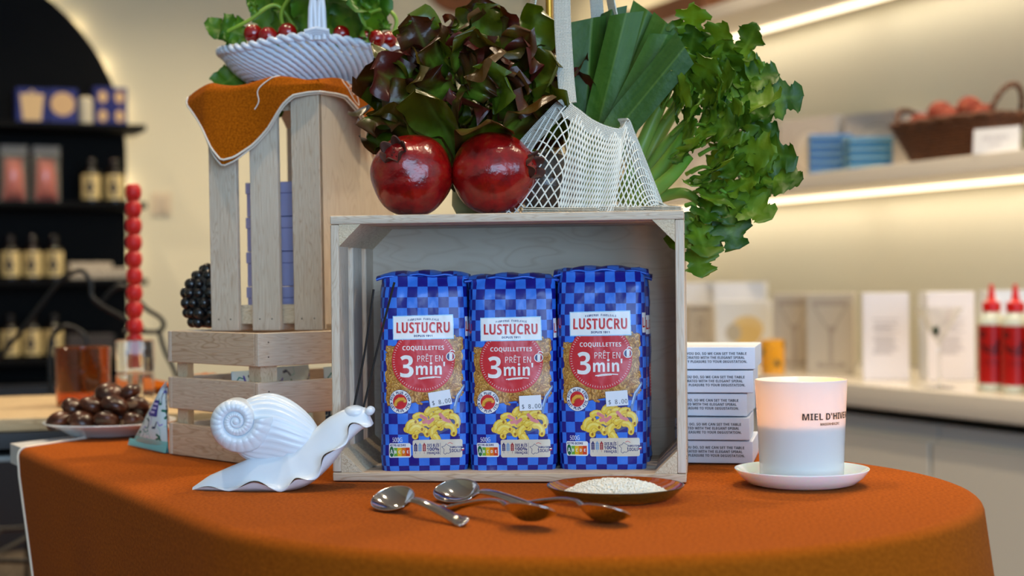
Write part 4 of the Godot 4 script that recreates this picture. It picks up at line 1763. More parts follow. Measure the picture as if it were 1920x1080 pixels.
# ------------------------------------------------------------------ string bag on its brass stand
func build_net_bag() -> void:
	var t := thing("net_bag", "cream cotton string bag holding leeks and celery on the crate", "bag")
	# rim of the front, left to right, and the foot below it
	var rim := curve([Vector3(-.012, 1.062, -.076), Vector3(.0088, 1.085, -.072), Vector3(.030, 1.107, -.066), Vector3(.0465, 1.121, -.062), Vector3(.060, 1.113, -.056), Vector3(.074, 1.1015, -.050), Vector3(.0886, 1.0945, -.048), Vector3(.1000, 1.0932, -.050), Vector3(.1072, 1.1010, -.056), Vector3(.1140, 1.086, -.058), Vector3(.1265, 1.054, -.058), Vector3(.1385, 1.0215, -.056)], 120)
	var foot := curve([Vector3(-.006, 1.0175, -.040), Vector3(.020, 1.0175, -.034), Vector3(.050, 1.0175, -.030), Vector3(.080, 1.0175, -.028), Vector3(.110, 1.0175, -.030), Vector3(.137, 1.0180, -.048)], 120)
	var at := func(s: float, h: float) -> Vector3:   # s along, h from foot to rim
		var k := clampf(s, 0, 1) * 120.0
		var i := mini(int(k), 119)
		var p: Vector3 = foot[i].lerp(foot[i + 1], k - i)
		var q: Vector3 = rim[i].lerp(rim[i + 1], k - i)
		var o := p.lerp(q, h)
		o.z += sin(h * PI) * .012 * (1.0 - .6 * s) + .0016 * sin(s * 60.0 + h * 4.0)
		return o
	var b := MB.new()
	# two families of slanted cords; the cords crowd together in the middle of the bag
	var warp := func(s: float) -> float:
		return lerp_line(s, [[-.3, -.45], [0, 0], [.16, .34], [.74, .68], [1, 1], [1.3, 1.5]])
	var n := 38
	for fam in [-1, 1]:
		for k in range(-14, n + 14):
			var pts := []
			for j in 23:
				var h := j / 22.0
				var s: float = float(k) / n + fam * (h - .5) * .20
				if s < 0.0 or s > 1.0:
					if pts.size() > 1:
						break
					pts = []
					continue
				var w: float = warp.call(s)
				var p: Vector3 = at.call(w, h)
				p.z += fam * .0005
				pts.append(p)
			if pts.size() > 2:
				b.tube(pts, .00075, 5)
	part(t, "netting", b.mesh(), M.cord)
	# the far side of the bag
	b = MB.new()
	for fam in [-1, 1]:
		for k in range(-8, 30):
			var pts := []
			for j in 13:
				var h := j / 12.0
				var s: float = float(k) / 22 + fam * (h - .5) * .3
				if s < 0.0 or s > 1.0:
					if pts.size() > 1:
						break
					pts = []
					continue
				var p: Vector3 = at.call(s, h)
				p.z = -.150 - (p.z + .05) * .5
				pts.append(p)
			if pts.size() > 2:
				b.tube(pts, .00075, 4)
	part(t, "netting", b.mesh(), M.cord)
	# knitted rim bands
	var ahead := func(line: Array) -> Array:
		return line.map(func(e): return e + Vector3(0, .0005, .0030))
	part(t, "rim_band", band(ahead.call(rim.slice(8, 42)), .0135, .0022, Vector3(.5, -.8, .1)), M.knit)
	part(t, "rim_band", band(ahead.call(rim.slice(40, 88)), .0135, .0022, Vector3(-.35, -.9, .15)), M.knit)
	part(t, "rim_band", band(ahead.call(ahead.call(rim.slice(85, 121))), .0120, .0024, Vector3(-.95, -.3, .0)), M.knit)
	var back := []
	for p in rim:
		back.append(Vector3(p.x, p.y, -.150 - (p.z + .05) * .5))
	part(t, "rim_band", band(back, .010, .002, Vector3(0, -1, .1)), M.knit)
	# handles, hung over the arm of the stand
	var hang := Vector3(.052, 1.3335, -.085)
	part(t, "handle", band(curve([Vector3(.0455, 1.118, -.066), Vector3(.0435, 1.150, -.076), Vector3(.0415, 1.2164, -.084), Vector3(.045, 1.29, -.085), hang + Vector3(-.002, .0055, .004)], 60), .0155, .0022, Vector3(1, 0, .1)), M.knit)
	part(t, "handle", band(curve([Vector3(.0075, 1.135, -.128), Vector3(.013, 1.18, -.118), Vector3(.0210, 1.222, -.108), Vector3(.034, 1.285, -.098), hang + Vector3(-.004, .0050, -.004)], 50), .0150, .0022, Vector3(.35, 0, 1)), M.knit)
	part(t, "handle", band(curve([Vector3(.080, 1.10, -.150), Vector3(.080, 1.17, -.140), Vector3(.0775, 1.2164, -.128), Vector3(.070, 1.29, -.105), hang + Vector3(.004, .0050, -.006)], 50), .0125, .0022, Vector3(1, 0, .1)), M.knit)
	part(t, "handle", band(curve([Vector3(.110, 1.09, -.145), Vector3(.104, 1.17, -.138), Vector3(.0945, 1.2164, -.126), Vector3(.078, 1.29, -.103), hang + Vector3(.005, .0045, .002)], 50), .0120, .0022, Vector3(.6, 0, 1)), M.knit)
	# the foot of the bag gathered and folded flat on the crate
	for k in 3:
		var x0: float = [.010, .072, .108][k]
		var x1: float = [.080, .118, .1545][k]
		for j in 4:
			var y := 1.0160 + j * .0013 + k * .0002
			part(t, "folded_band", band([Vector3(x0, y + .0006 * j, -.026 - k * .003), Vector3(lerpf(x0, x1, .5), y + .001, -.0225 - k * .002), Vector3(x1 - .004, y + .0008, -.0235 - k * .002), Vector3(x1 - .0012 * absf(j - 1.5), y - .0004 + .0003 * j, -.027 - k * .003)], .028, .00115, Vector3(0, 0, -1)), M.cotton)
	# wrapped dark bread or grain packet inside, seen through the net
	var pk := thing("grain_packet", "clear packet of brown grain inside the string bag", "packet", shift(.036, 1.0178, -.092))
	b = MB.new()
	b.ball(Vector3(0, .029, 0), Vector3(.031, .029, .024), 26, 16)
	var nz := FastNoiseLite.new()
	nz.frequency = 60.0
	var film := MB.new()
	for k in b.v.size():
		var p := b.v[k]
		var q := p + (p - Vector3(0, .029, 0)).normalized() * (.002 + .004 * nz.get_noise_3dv(p))
		q.y = maxf(q.y, .0)
		film.vert(q)
		b.v[k] = p + (p - Vector3(0, .029, 0)).normalized() * .0015 * nz.get_noise_3dv(p * 3.0)
		b.v[k].y = maxf(b.v[k].y, .0006)
	film.ix = b.ix.duplicate()
	var grain := mat(Color.WHITE, .8)
	grain.albedo_texture = noise_tex(.12, [[.2, Color(.16, .11, .07)], [.5, Color(.36, .25, .16)], [.8, Color(.50, .38, .26)]], 256, 2, 61, FastNoiseLite.TYPE_CELLULAR)
	grain.uv1_triplanar = true
	grain.uv1_scale = Vector3(20, 20, 20)
	part(pk, "contents", b.mesh(), grain)
	part(pk, "film", film.mesh(), glass_pane(Color(.9, .9, .9), .08, .08))
	# brass stand behind the crate, its arm carrying the handles
	var st := thing("brass_stand", "slim brass stand whose arm carries the string bag's handles", "stand", shift(.0405, TB, -.215))
	b = MB.new()
	b.lathe([[.0, .0], [.045, .0], [.045, .0], [.045, .004], [.006, .007], [.0, .007]], 32)
	part(st, "foot_plate", b.mesh(), M.brass)
	b = MB.new()
	b.tube([Vector3(0, .004, 0), Vector3(0, .548, 0)], .0036, 12)
	part(st, "pole", b.mesh(), M.brass)
	b = MB.new()
	b.tube(curve([Vector3(0, .545, 0), Vector3(.003, .5535, .02), Vector3(.0115, .5535, .13), Vector3(.0125, .5535, .150)], 20), .0032, 10)
	part(st, "arm", b.mesh(), M.brass)

# flat knitted strip: line, width across the hint, thickness
func band(pts: Array, width: float, thick: float, across: Vector3) -> ArrayMesh:
	var b := MB.new()
	var rows := []
	var uvs := []
	var run := 0.0
	for k in pts.size():
		var p: Vector3 = pts[k]
		var t: Vector3 = (pts[mini(k + 1, pts.size() - 1)] - pts[maxi(k - 1, 0)]).normalized()
		var u := (across - t * across.dot(t)).normalized()
		var n := u.cross(t).normalized()
		if k > 0:
			run += p.distance_to(pts[k - 1])
		var row := PackedVector3Array()
		var ur := PackedVector2Array()
		var prof := [[0, -.5], [.06, -.95], [.5, -1], [.94, -.95], [1, -.5], [1, .5], [.94, .95], [.5, 1], [.06, .95], [0, .5]]
		for q in prof:
			row.append(p + u * (q[0] * width) + n * (q[1] * thick / 2))
			ur.append(Vector2(q[0] * width, run) * 100.0)
		rows.append(row)
		uvs.append(ur)
	b.grid(rows, true, true, uvs)
	b.fan(rows[0], (rows[0][2] + rows[0][7]) / 2.0, true)
	b.fan(rows[-1], (rows[-1][2] + rows[-1][7]) / 2.0, false)
	return b.mesh()

# ------------------------------------------------------------------ leeks
func build_leeks() -> void:
	# foot of the leek in the bag, blades fan out from it; each blade: root, tip, width, fold, roll about its line, greens
	var sets := [
		["leek with broad upright dark green blades in the string bag", [
			[Vector3(.0665, 1.052, -.112), Vector3(.0791, 1.2045, -.112), .0400, .45, .35, 0],
			[Vector3(.0730, 1.052, -.120), Vector3(.0974, 1.2135, -.121), .0270, .35, -.2, 1],
			[Vector3(.0690, 1.052, -.100), Vector3(.1098, 1.2062, -.098), .0300, .20, -.1, 2],
		]],
		["leek with blades leaning over towards the celery", [
			[Vector3(.0800, 1.052, -.122), Vector3(.1320, 1.2140, -.127), .0300, .35, .1, 1],
			[Vector3(.0830, 1.050, -.114), Vector3(.1480, 1.2000, -.113), .0310, .3, -.2, 0],
			[Vector3(.0780, 1.052, -.094), Vector3(.1465, 1.1840, -.088), .0290, .2, .2, 2],
			[Vector3(.0700, 1.062, -.080), Vector3(.1600, 1.1680, -.062), .0310, .14, -.05, 0],
		]]]
	for s in sets:
		var t := thing("leek", s[0], "leek", Transform3D.IDENTITY, "leeks in the string bag")
		var k := 0
		for q in s[1]:
			var a: Vector3 = q[0]
			var d: Vector3 = q[1]
			part(t, "blade", blade_mesh(a.distance_to(d), q[2], q[3], q[5] + k), M.leaf_wax, aim(a, d - a, Vector3(q[4], .1, 1)))
			k += 1
		var b := MB.new()
		var root: Vector3 = s[1][0][0]
		b.tube(curve([Vector3(root.x + .004, 1.0275, -.098), Vector3(root.x + .006, 1.040, -.098), Vector3(root.x + .008, 1.064, -.098)], 10), .0105, 14)
		for j in b.v.size():
			b.c[j] = lin(.72, .78, .46)
		part(t, "shank", b.mesh(true), M.green_stalk)

func blade_mesh(L: float, W: float, fold: float, k: int) -> ArrayMesh:
	var b := MB.new()
	var nz := FastNoiseLite.new()
	nz.seed = 40 + k
	nz.frequency = 1.0
	var rows := []
	var cols := []
	var dark: Color = [lin(.16, .31, .09), lin(.22, .38, .10), lin(.19, .31, .17)][k % 3]
	for r in 25:
		var f := r / 24.0
		var w := W * (.50 + .50 * smoothstep(.0, .45, f))
		for layer in 1:
			var row := PackedVector3Array()
			var cr := PackedColorArray()
			for i in 21:
				var j := i / 20.0 * 2.0 - 1.0
				var p := Vector3(j * w / 2, f * L, -absf(j) * fold * w * .5 + .0016 * sin(f * 5.0 + j * 2.0 + k))
				if f > .98:
					p.y += .006 * j * (1 if k % 2 == 0 else -1)
				row.append(p)
				var streak := .5 + .5 * nz.get_noise_2d(j * 55.0, f * 1.5)
				var c := lin(.58, .68, .24).lerp(dark, smoothstep(.02, .42, f))
				c = c.lerp(lin(.36, .50, .14), streak * .35)
				c = c.lerp(lin(.40, .52, .20), smoothstep(.07, .0, absf(j)) * .6)
				cr.append(c)
			rows.append(row)
			cols.append(cr)
	b.grid(rows, false, false, [], cols)
	var rows2 := []
	for row in rows:
		var q := PackedVector3Array()
		for p in row:
			q.append(p + Vector3(0, 0, -.0012))
		rows2.append(q)
	b.grid(rows2, false, true, [], cols)
	# cut end and long edges close the two faces
	b.grid([rows[24], rows2[24]], false, false, [], [cols[0], cols[0]])
	for e in [0, 20]:
		var l1 := PackedVector3Array()
		var l2 := PackedVector3Array()
		var lc := PackedColorArray()
		for r in 25:
			l1.append(rows[r][e])
			l2.append(rows2[r][e])
			lc.append(lin(.34, .48, .14))
		b.grid([l1, l2], false, false, [], [lc, lc])
	return b.mesh(true)

# ------------------------------------------------------------------ celery
func build_celery() -> void:
	var t := thing("celery_bunch", "bunch of leafy green celery leaning out of the string bag", "celery")
	var stalk := func(pts: Array, r0: float, r1: float) -> void:
		var b := MB.new()
		var line := curve(pts, 28)
		var rad := []
		for k in line.size():
			rad.append(lerpf(r0, r1, float(k) / (line.size() - 1)))
		b.tube(line, rad, 14, false, true, 10, 0.0, .10, .75)
		for k in b.c.size():
			var f := clampf(float(k / 14) / 28.0, 0, 1)
			b.c[k] = lin(.62, .74, .36).lerp(lin(.36, .58, .16), f)
		part(t, "stalk", b.mesh(true), M.green_stalk)
	stalk.call([Vector3(.112, 1.0295, -.118), Vector3(.132, 1.060, -.112), Vector3(.150, 1.085, -.106), Vector3(.172, 1.108, -.098)], .0090, .0058)
	stalk.call([Vector3(.106, 1.0285, -.105), Vector3(.128, 1.046, -.096), Vector3(.147, 1.068, -.088), Vector3(.166, 1.094, -.080)], .0088, .0062)
	stalk.call([Vector3(.110, 1.0280, -.092), Vector3(.131, 1.038, -.082), Vector3(.148, 1.052, -.072), Vector3(.163, 1.070, -.064)], .0082, .0056)
	stalk.call([Vector3(.106, 1.0300, -.128), Vector3(.124, 1.08, -.128), Vector3(.150, 1.14, -.124), Vector3(.170, 1.198, -.120)], .0080, .0050)
	stalk.call([Vector3(.114, 1.0305, -.132), Vector3(.140, 1.09, -.130), Vector3(.168, 1.135, -.122), Vector3(.196, 1.172, -.112)], .0076, .0045)
	stalk.call([Vector3(.118, 1.0285, -.10), Vector3(.142, 1.034, -.084), Vector3(.160, 1.035, -.066), Vector3(.176, 1.022, -.052)], .0068, .0036)
	var kinds := []
	for k in 8:
		var tone := rng.randf()
		kinds.append({"nu": 30, "nv": 8, "pa": .55, "pb": .42, "noise": .05, "bend": rng.randf_range(-.1, .7), "ruffle": rng.randf_range(.0008, .0022), "freq": 3.0, "lobes": .44, "lobe_n": 2.1 + .4 * (k % 3), "teeth": .17, "teeth_n": 9.0 + k % 3, "fold": rng.randf_range(.0, .3), "late": 1.0,
			"base": lin(.42, .55, .12), "mid": lin(.24, .36, .06).lerp(lin(.42, .52, .10), tone), "edge": lin(.16, .31, .06).lerp(lin(.37, .50, .10), tone), "rib": lin(.47, .62, .22)})
	# sprays: a leaf stem that ends in three to five lobed leaflets
	var sprays := [
		[.170, 1.172, -.114, .15, 1.0, .15, .036], [.180, 1.152, -.106, .5, .8, .3, .040], [.204, 1.150, -.096, .65, .7, .1, .038], [.194, 1.138, -.094, .9, .3, .3, .042],
		[.211, 1.121, -.082, 1.0, .0, .2, .044], [.200, 1.122, -.084, .8, -.25, .5, .044], [.176, 1.112, -.092, .7, .2, .7, .042], [.168, 1.128, -.098, .35, .5, .7, .038],
		[.189, 1.076, -.068, .9, -.1, .4, .044], [.184, 1.090, -.074, .65, .35, .7, .040], [.207, 1.052, -.060, 1.0, -.25, .2, .046], [.204, 1.066, -.062, 1.0, .1, .2, .042],
		[.178, 1.034, -.052, .5, -.7, .4, .044], [.188, 1.038, -.054, .8, -.5, .3, .044], [.166, 1.020, -.046, .15, -1.0, .3, .040], [.164, 1.006, -.042, .0, -1.0, .2, .038],
		[.156, 1.136, -.108, .1, .9, .3, .034], [.172, 1.146, -.132, .3, .9, .1, .040], [.192, 1.106, -.122, .9, .4, .0, .042], [.182, 1.062, -.112, .9, .0, .0, .042],
		[.196, 1.090, -.090, 1.0, .1, .3, .040], [.178, 1.058, -.062, .6, -.3, .8, .036], [.186, 1.132, -.112, .7, .5, .3, .040], [.170, 1.046, -.058, .3, -.6, .8, .034],
		[.152, 1.118, -.092, .1, .3, .9, .036], [.160, 1.100, -.080, .4, .2, .9, .038], [.148, 1.132, -.106, -.2, .5, .8, .034], [.172, 1.098, -.072, .6, -.1, .8, .038], [.164, 1.150, -.110, .2, .7, .6, .036], [.158, 1.074, -.066, .3, -.2, .9, .030], [.176, 1.124, -.100, .7, .5, .6, .040],
	]
	var n := 0
	for s in sprays:
		var p := Vector3(s[0], s[1], s[2])
		var dir := Vector3(s[3], s[4], s[5]).normalized()
		var L: float = s[6]
		var x0 := aim(p, dir, Vector3(.1, .35, 1))
		# leaf stem back to the nearest stalk
		var b := MB.new()
		b.tube(curve([p - dir * .010 + Vector3(-.006, -.006, -.006), p - dir * .004, p + dir * L * .3], 8), [.0022, .0021, .002, .0019, .0018, .0017, .0016, .0014, .0012], 8)
		for k in b.c.size():
			b.c[k] = lin(.42, .62, .20)
		part(t, "leaf_stem", b.mesh(true), M.green_stalk)
		for j in [[0.0, 1.0, .30], [.85, .78, .12], [-.85, .78, .12]]:
			var o: Dictionary = kinds[n % 8]
			var turned := Basis(x0.basis.z, j[0] + rng.randf_range(-.15, .15)) * x0.basis
			turned = turned * Basis(Vector3.UP, rng.randf_range(-.5, .5)) * Basis(Vector3.RIGHT, rng.randf_range(-.3, .3))
			part(t, "leaflet", leaf_mesh(L * j[1] * 1.06, L * j[1] * 1.08, o, 700 + n), M.leaf, Transform3D(turned, p + dir * L * j[2]))
			n += 1

# ------------------------------------------------------------------ white rope-weave basket with radishes
func build_rope_basket() -> void:
	var at := Vector3(-.2135, 1.1655, -.314)
	var t := thing("rope_basket", "white glazed rope-weave ceramic basket with braided handle on the napkin", "basket", yaw(at, -6.0))
	var rim := func(a: float) -> Vector3:
		return Vector3(cos(a) * .0975, .0405 + .0030 * cos(2.0 * a + PI) + .0024 * cos(4.0 * a + .6), sin(a) * .062)
	var foot := func(a: float) -> Vector3:
		return Vector3(cos(a) * .060, .0035, sin(a) * .040)
	var n := 58
	for k in n:
		var a := TAU * k / n
		var pts := []
		for j in 29:
			var f := j / 28.0
			var e := a + .62 * f
			var p: Vector3 = foot.call(e).lerp(rim.call(e), f)
			var outw := Vector3(cos(e), -.4, sin(e))
			pts.append(p - outw * .010 * sin(f * PI) * -.35)
		var b := MB.new()
		b.tube(pts, .0033, 10, false, false, 2, 900.0, .34)
		part(t, "rope_strand", b.mesh(), M.rope_glaze)
	var ring := []
	var ring2 := []
	for k in 220:
		var a := TAU * k / 220
		ring.append(rim.call(a))
		ring2.append(foot.call(a))
	var b := MB.new()
	for ph in 2:
		var pts := []
		for k in 220:
			var a := TAU * k / 220
			var w := a * 26.0 + ph * PI
			var u := Vector3(cos(a), 0, sin(a))
			pts.append(ring[k] + u * cos(w) * .0026 + Vector3.UP * sin(w) * .0026)
		b.tube(pts, .0030, 8, true)
	part(t, "rim_rope", b.mesh(), M.rope_glaze)
	b = MB.new()
	b.tube(ring2, .0035, 8, true)
	part(t, "foot_rope", b.mesh(), M.rope_glaze)
	b = MB.new()
	var disc := PackedVector3Array()
	for k in range(0, 220, 5):
		disc.append(ring2[k])
	b.fan(disc, Vector3(0, .0035, 0), true)
	part(t, "base", b.mesh(), M.rope_glaze)
	# braided handle over the middle, front to back
	b = MB.new()
	var arch := []
	for k in 61:
		var f := k / 60.0
		arch.append(Vector3(.022, .042 + .165 * pow(sin(f * PI), .55), .063 - .126 * f))
	for s in [[-1, 1.0], [1, -1.0], [-1, -1.0], [1, 1.0]]:
		var pts := []
		for k in 121:
			var i := k / 2
			var p: Vector3 = arch[i] if k % 2 == 0 else (arch[i] as Vector3).lerp(arch[mini(i + 1, 60)], .5)
			var w: float = k * .42 * s[1] + (PI if s[1] < 0 else 0.0)
			var nrm := Vector3(0, -(p.z) * 0.0, 1)
			pts.append(p + Vector3(s[0] * .0042 + cos(w) * .0028, 0, 0) + nrm * sin(w) * .0028)
		b.tube(pts, .0033, 8)
	part(t, "handle", b.mesh(), M.rope_glaze)
	for s in [1, -1]:
		b = MB.new()
		for j in 3:
			b.tube([Vector3(.0095, .0465 + j * .0022, s * (.062 + .001 * j)), Vector3(.022, .0485 + j * .0022, s * (.0645 + .001 * j)), Vector3(.0345, .0465 + j * .0020, s * (.062 + .001 * j))], .0026, 8)
		part(t, "handle_wrap", b.mesh(), M.rope_glaze)
	# radishes
	var red := mat(Color(.56, .02, .035), .14)
	red.clearcoat_enabled = true
	red.clearcoat = .8
	red.clearcoat_roughness = .05
	var spots := [[-.0520, .0540, .0400, .0104], [-.0330, .0490, .0510, .0104], [-.0140, .0535, .0440, .0106], [.0440, .0500, .0480, .0092], [.0790, .0450, .0390, .0098], [.0895, .0460, .0250, .0095], [.0680, .0455, .0380, .0090], [.0200, .0480, .0300, .0090]]
	var where := ["furthest from the handle", "lowest of three by the basket rim", "just beside the braided handle", "beyond the handle, half sunk behind the rim", "under the curling stem", "beside the lettuce", "between the handle and the curling stem", "behind the braided handle"]
	for k in spots.size():
		var s: Array = spots[k]
		var p: Vector3 = t.transform * Vector3(s[0], s[1], s[2])
		var q := thing("radish", "glossy round red radish in the rope basket, " + where[k], "radish", Transform3D(Basis.from_euler(Vector3(.2 * k, k, .1)), p), "red radishes in the rope basket")
		b = MB.new()
		b.lathe([[.0, -s[3] * .98], [s[3] * .5, -s[3] * .86], [s[3] * .87, -s[3] * .5], [s[3], 0], [s[3] * .87, s[3] * .5], [s[3] * .5, s[3] * .84], [s[3] * .2, s[3] * .93], [.0, s[3] * .92]], 24)
		part(q, "root", b.mesh(), red)
		b = MB.new()
		b.tube([Vector3(0, -s[3] * .95, 0), Vector3(.001, -s[3] * 1.3, 0), Vector3(.003, -s[3] * 1.6, .001)], [.0009, .0005, .0002], 6)
		part(q, "root_tail", b.mesh(), red)
	# radish greens over the basket
	var gr := thing("radish_greens", "bunch of green radish leaves and curling stems in the rope basket", "greens", t.transform)
	var kinds := []
	for k in 6:
		var tone := rng.randf()
		kinds.append({"nu": 26, "nv": 12, "pa": .6, "pb": .34, "bend": rng.randf_range(.5, 1.3), "ruffle": rng.randf_range(.003, .006), "freq": 3.2, "lobes": .18, "lobe_n": 2.6, "teeth": .07, "teeth_n": 9.0, "fold": rng.randf_range(.1, .4), "late": 1.2,
			"base": lin(.42, .58, .14), "mid": lin(.24, .42, .09).lerp(lin(.36, .52, .13), tone), "edge": lin(.20, .38, .09).lerp(lin(.33, .50, .13), tone), "rib": lin(.56, .66, .28)})
	# root, direction, length, width, facing
	var ll := [
		[Vector3(-.058, .056, .016), Vector3(-1, .02, .12), .056, .030, Vector3(.0, .5, 1)], [Vector3(-.060, .052, .022), Vector3(-1, .32, .1), .040, .036, Vector3(.1, .2, 1)],
		[Vector3(-.020, .052, -.005), Vector3(-.55, .85, .1), .070, .040, Vector3(.2, 0, -.6)], [Vector3(-.010, .050, .0), Vector3(-.2, 1, .1), .090, .050, Vector3(-.2, 0, -.8)],
		[Vector3(.000, .050, .00), Vector3(.05, 1, .15), .100, .052, Vector3(.1, 0, 1)], [Vector3(.010, .050, .010), Vector3(-.1, .9, .3), .080, .050, Vector3(.3, 0, 1)],
		[Vector3(.026, .050, .008), Vector3(.35, .95, .15), .090, .052, Vector3(-.2, 0, 1)], [Vector3(.036, .050, .015), Vector3(.5, .7, .3), .070, .056, Vector3(.0, .1, 1)],
		[Vector3(.044, .046, .020), Vector3(.75, .5, .4), .060, .048, Vector3(-.1, .3, 1)], [Vector3(.040, .046, .00), Vector3(.7, .8, .0), .080, .050, Vector3(.1, 0, 1)],
		[Vector3(.020, .046, -.02), Vector3(.3, 1, -.3), .085, .050, Vector3(0, 0, 1)], [Vector3(-.030, .046, -.02), Vector3(-.4, 1, -.3), .080, .050, Vector3(0, 0, 1)],
		[Vector3(-.070, .030, -.010), Vector3(-.6, -.55, .1), .050, .034, Vector3(0, 0, 1)], [Vector3(-.062, .024, -.020), Vector3(-.2, -.9, .1), .056, .040, Vector3(0, 0, 1)],
		[Vector3(-.045, .020, -.030), Vector3(.0, -1, .0), .060, .040, Vector3(0, 0, 1)], [Vector3(-.010, .054, .008), Vector3(-.3, .9, .2), .060, .042, Vector3(.2, .2, -.6)],
		[Vector3(.062, .040, .020), Vector3(.6, .3, .5), .034, .024, Vector3(0, .3, 1)], [Vector3(.0, .050, -.010), Vector3(-.3, .8, .0), .105, .055, Vector3(.3, 0, 1)],
		[Vector3(.010, .010, -.062), Vector3(.1, -1, -.1), .060, .036, Vector3(0, 0, 1)],
	]
	for k in ll.size():
		var q: Array = ll[k]
		part(gr, "leaf", leaf_mesh(q[2], q[3], kinds[k % 6], 500 + k), M.leaf, aim(q[0], q[1], q[4]))
	var stems := [[Vector3(-.010, .060, .020), Vector3(-.030, .085, .030), Vector3(-.060, .068, .034), Vector3(-.088, .055, .034)],
		[Vector3(.040, .060, .020), Vector3(.066, .075, .020), Vector3(.086, .079, .020), Vector3(.097, .068, .020), Vector3(.093, .053, .022), Vector3(.078, .044, .024)],
		[Vector3(-.020, .050, .02), Vector3(-.024, .075, .03), Vector3(-.012, .095, .034)]]
	for s in stems:
		b = MB.new()
		b.tube(curve(s, 30), .0021, 8)
		for k in b.c.size():
			b.c[k] = lin(.52, .66, .20)
		part(gr, "stem", b.mesh(true), M.green_stalk)
	for k in 5:
		var p := [Vector3(.082, .082, .021), Vector3(.070, .080, .021), Vector3(.092, .060, .022), Vector3(.086, .050, .023), Vector3(-.05, .075, .033)][k] as Vector3
		part(gr, "leaflet", leaf_mesh(.016, .012, kinds[k], 560 + k), M.leaf, aim(p, [Vector3(-.2, 1, .2), Vector3(-.6, .6, .1), Vector3(-1, .1, .2), Vector3(-.4, -.9, .2), Vector3(-.3, 1, .1)][k], Vector3(0, .2, 1)))

# ------------------------------------------------------------------ the napkin under the basket
func build_napkin() -> void:
	var x := yaw(Vector3(-.1905, TB + .1292 + .25, -.204), -21.5)    # axes of the tall crate: front right top corner
	var t := thing("napkin", "orange linen napkin with white piping draped over the tall crate", "napkin", x)
	# path round the crate's top edge: left overhang, front, corner, right side; hem depth at each
	var hemtab := [[-.030, .004], [.0, .049], [.013, .069], [.025, .082], [.037, .079], [.055, .0665], [.073, .050], [.091, .028], [.103, .019], [.120, .0165], [.155, .0155], [.169, .017], [.190, .031], [.212, .052], [.238, .072]]
	var at := func(L: float, inset: float) -> Vector3:    # L from the crate's left edge along front, then along its right side
		if L < .130:
			return Vector3(-.130 + L, -.5 * maxf(0.0, -L), -inset - .25 * maxf(0.0, -L))
		return Vector3(-minf(inset, .12), 0, -(L - .130))
	for lay in 2:
		var b := MB.new()
		var rows := []
		var nc := 70
		var nr := 34
		for r in nr + 1:
			var row := PackedVector3Array()
			for i in nc + 1:
				var s := float(i) / nc
				var L := s * .268 - .030
				var hem: float = lerp_line(L, hemtab) + lay * .0045 * (exp(-pow((L - .02) / .018, 2.0)) + smoothstep(.19, .238, L))
				var f := float(r) / nr
				var p: Vector3
				var lift := .0052 - lay * .0016
				var wave := .0035 * sin(L * 65.0 + 2.8) * smoothstep(.235, .16, L)
				if f < .30:     # on top of the crate
					p = at.call(L, lerpf(.085, .004, f / .30))
					p.y += lift + wave * f / .3
				else:
					var g := (f - .30) / .70
					var d: float = g * hem
					p = at.call(L, .004)
					var roll := minf(d / .008, 1.0)
					var away := .0060 - lay * .0022 + .0025 * g * sin(L * 80.0) + .009 * g * exp(-pow((L - .02) / .03, 2.0)) + .010 * g * exp(-pow((L - .205) / .025, 2.0))
					var turn := smoothstep(.118, .142, L)
					var od := Vector3(turn, 0, 1.0 - turn).normalized()
					p += od * (.004 + away * roll)
					p.y += lift - d + wave * (1.0 - roll)
				row.append(p)
			rows.append(row)
		b.grid(rows, false, true)
		var lp := part(t, "layer", b.mesh(), M.napkin)
		b = MB.new()
		var line := []
		for r in range(int(nr * .3), nr + 1, 2):
			line.append(rows[r][0])
		for i in nc + 1:
			line.append(rows[nr][i])
		b.tube(line, .00115 if lay == 0 else .0009, 7)
		part(lp, "piping", b.mesh(), M.hem)
		if lay == 0:
			var pt := func(s: float, f: float) -> Vector3:
				var i := s * nc
				var r := f * nr
				var i0 := int(i)
				var r0 := int(r)
				var p: Vector3 = rows[r0][i0].lerp(rows[r0][mini(i0 + 1, nc)], i - i0)
				var q: Vector3 = rows[mini(r0 + 1, nr)][i0].lerp(rows[mini(r0 + 1, nr)][mini(i0 + 1, nc)], i - i0)
				return p.lerp(q, r - r0) + Vector3(0, .0004, .0006)
			b = MB.new()
			var cv := []
			for k in 25:
				var f := k / 24.0
				cv.append(pt.call(.42 - .12 * f - .03 * sin(f * 5.0), .30 + .34 * f))
			b.tube(cv, .0006, 6)
			part(lp, "embroidered_curl", b.mesh(), M.hem)
			b = MB.new()
			cv = []
			for k in 30:
				var a := TAU * k / 30
				cv.append(pt.call(.80 + cos(a) * .030 + sin(a) * .014, .56 + sin(a) * .30))
			b.tube(cv, .0006, 6, true)
			for k in 4:
				var a := PI * k / 4
				b.tube([pt.call(.80 + cos(a) * .013, .56 + sin(a) * .11), pt.call(.80 - cos(a) * .013, .56 - sin(a) * .11)], .0004, 5)
			part(lp, "embroidered_ring", b.mesh(), M.hem)

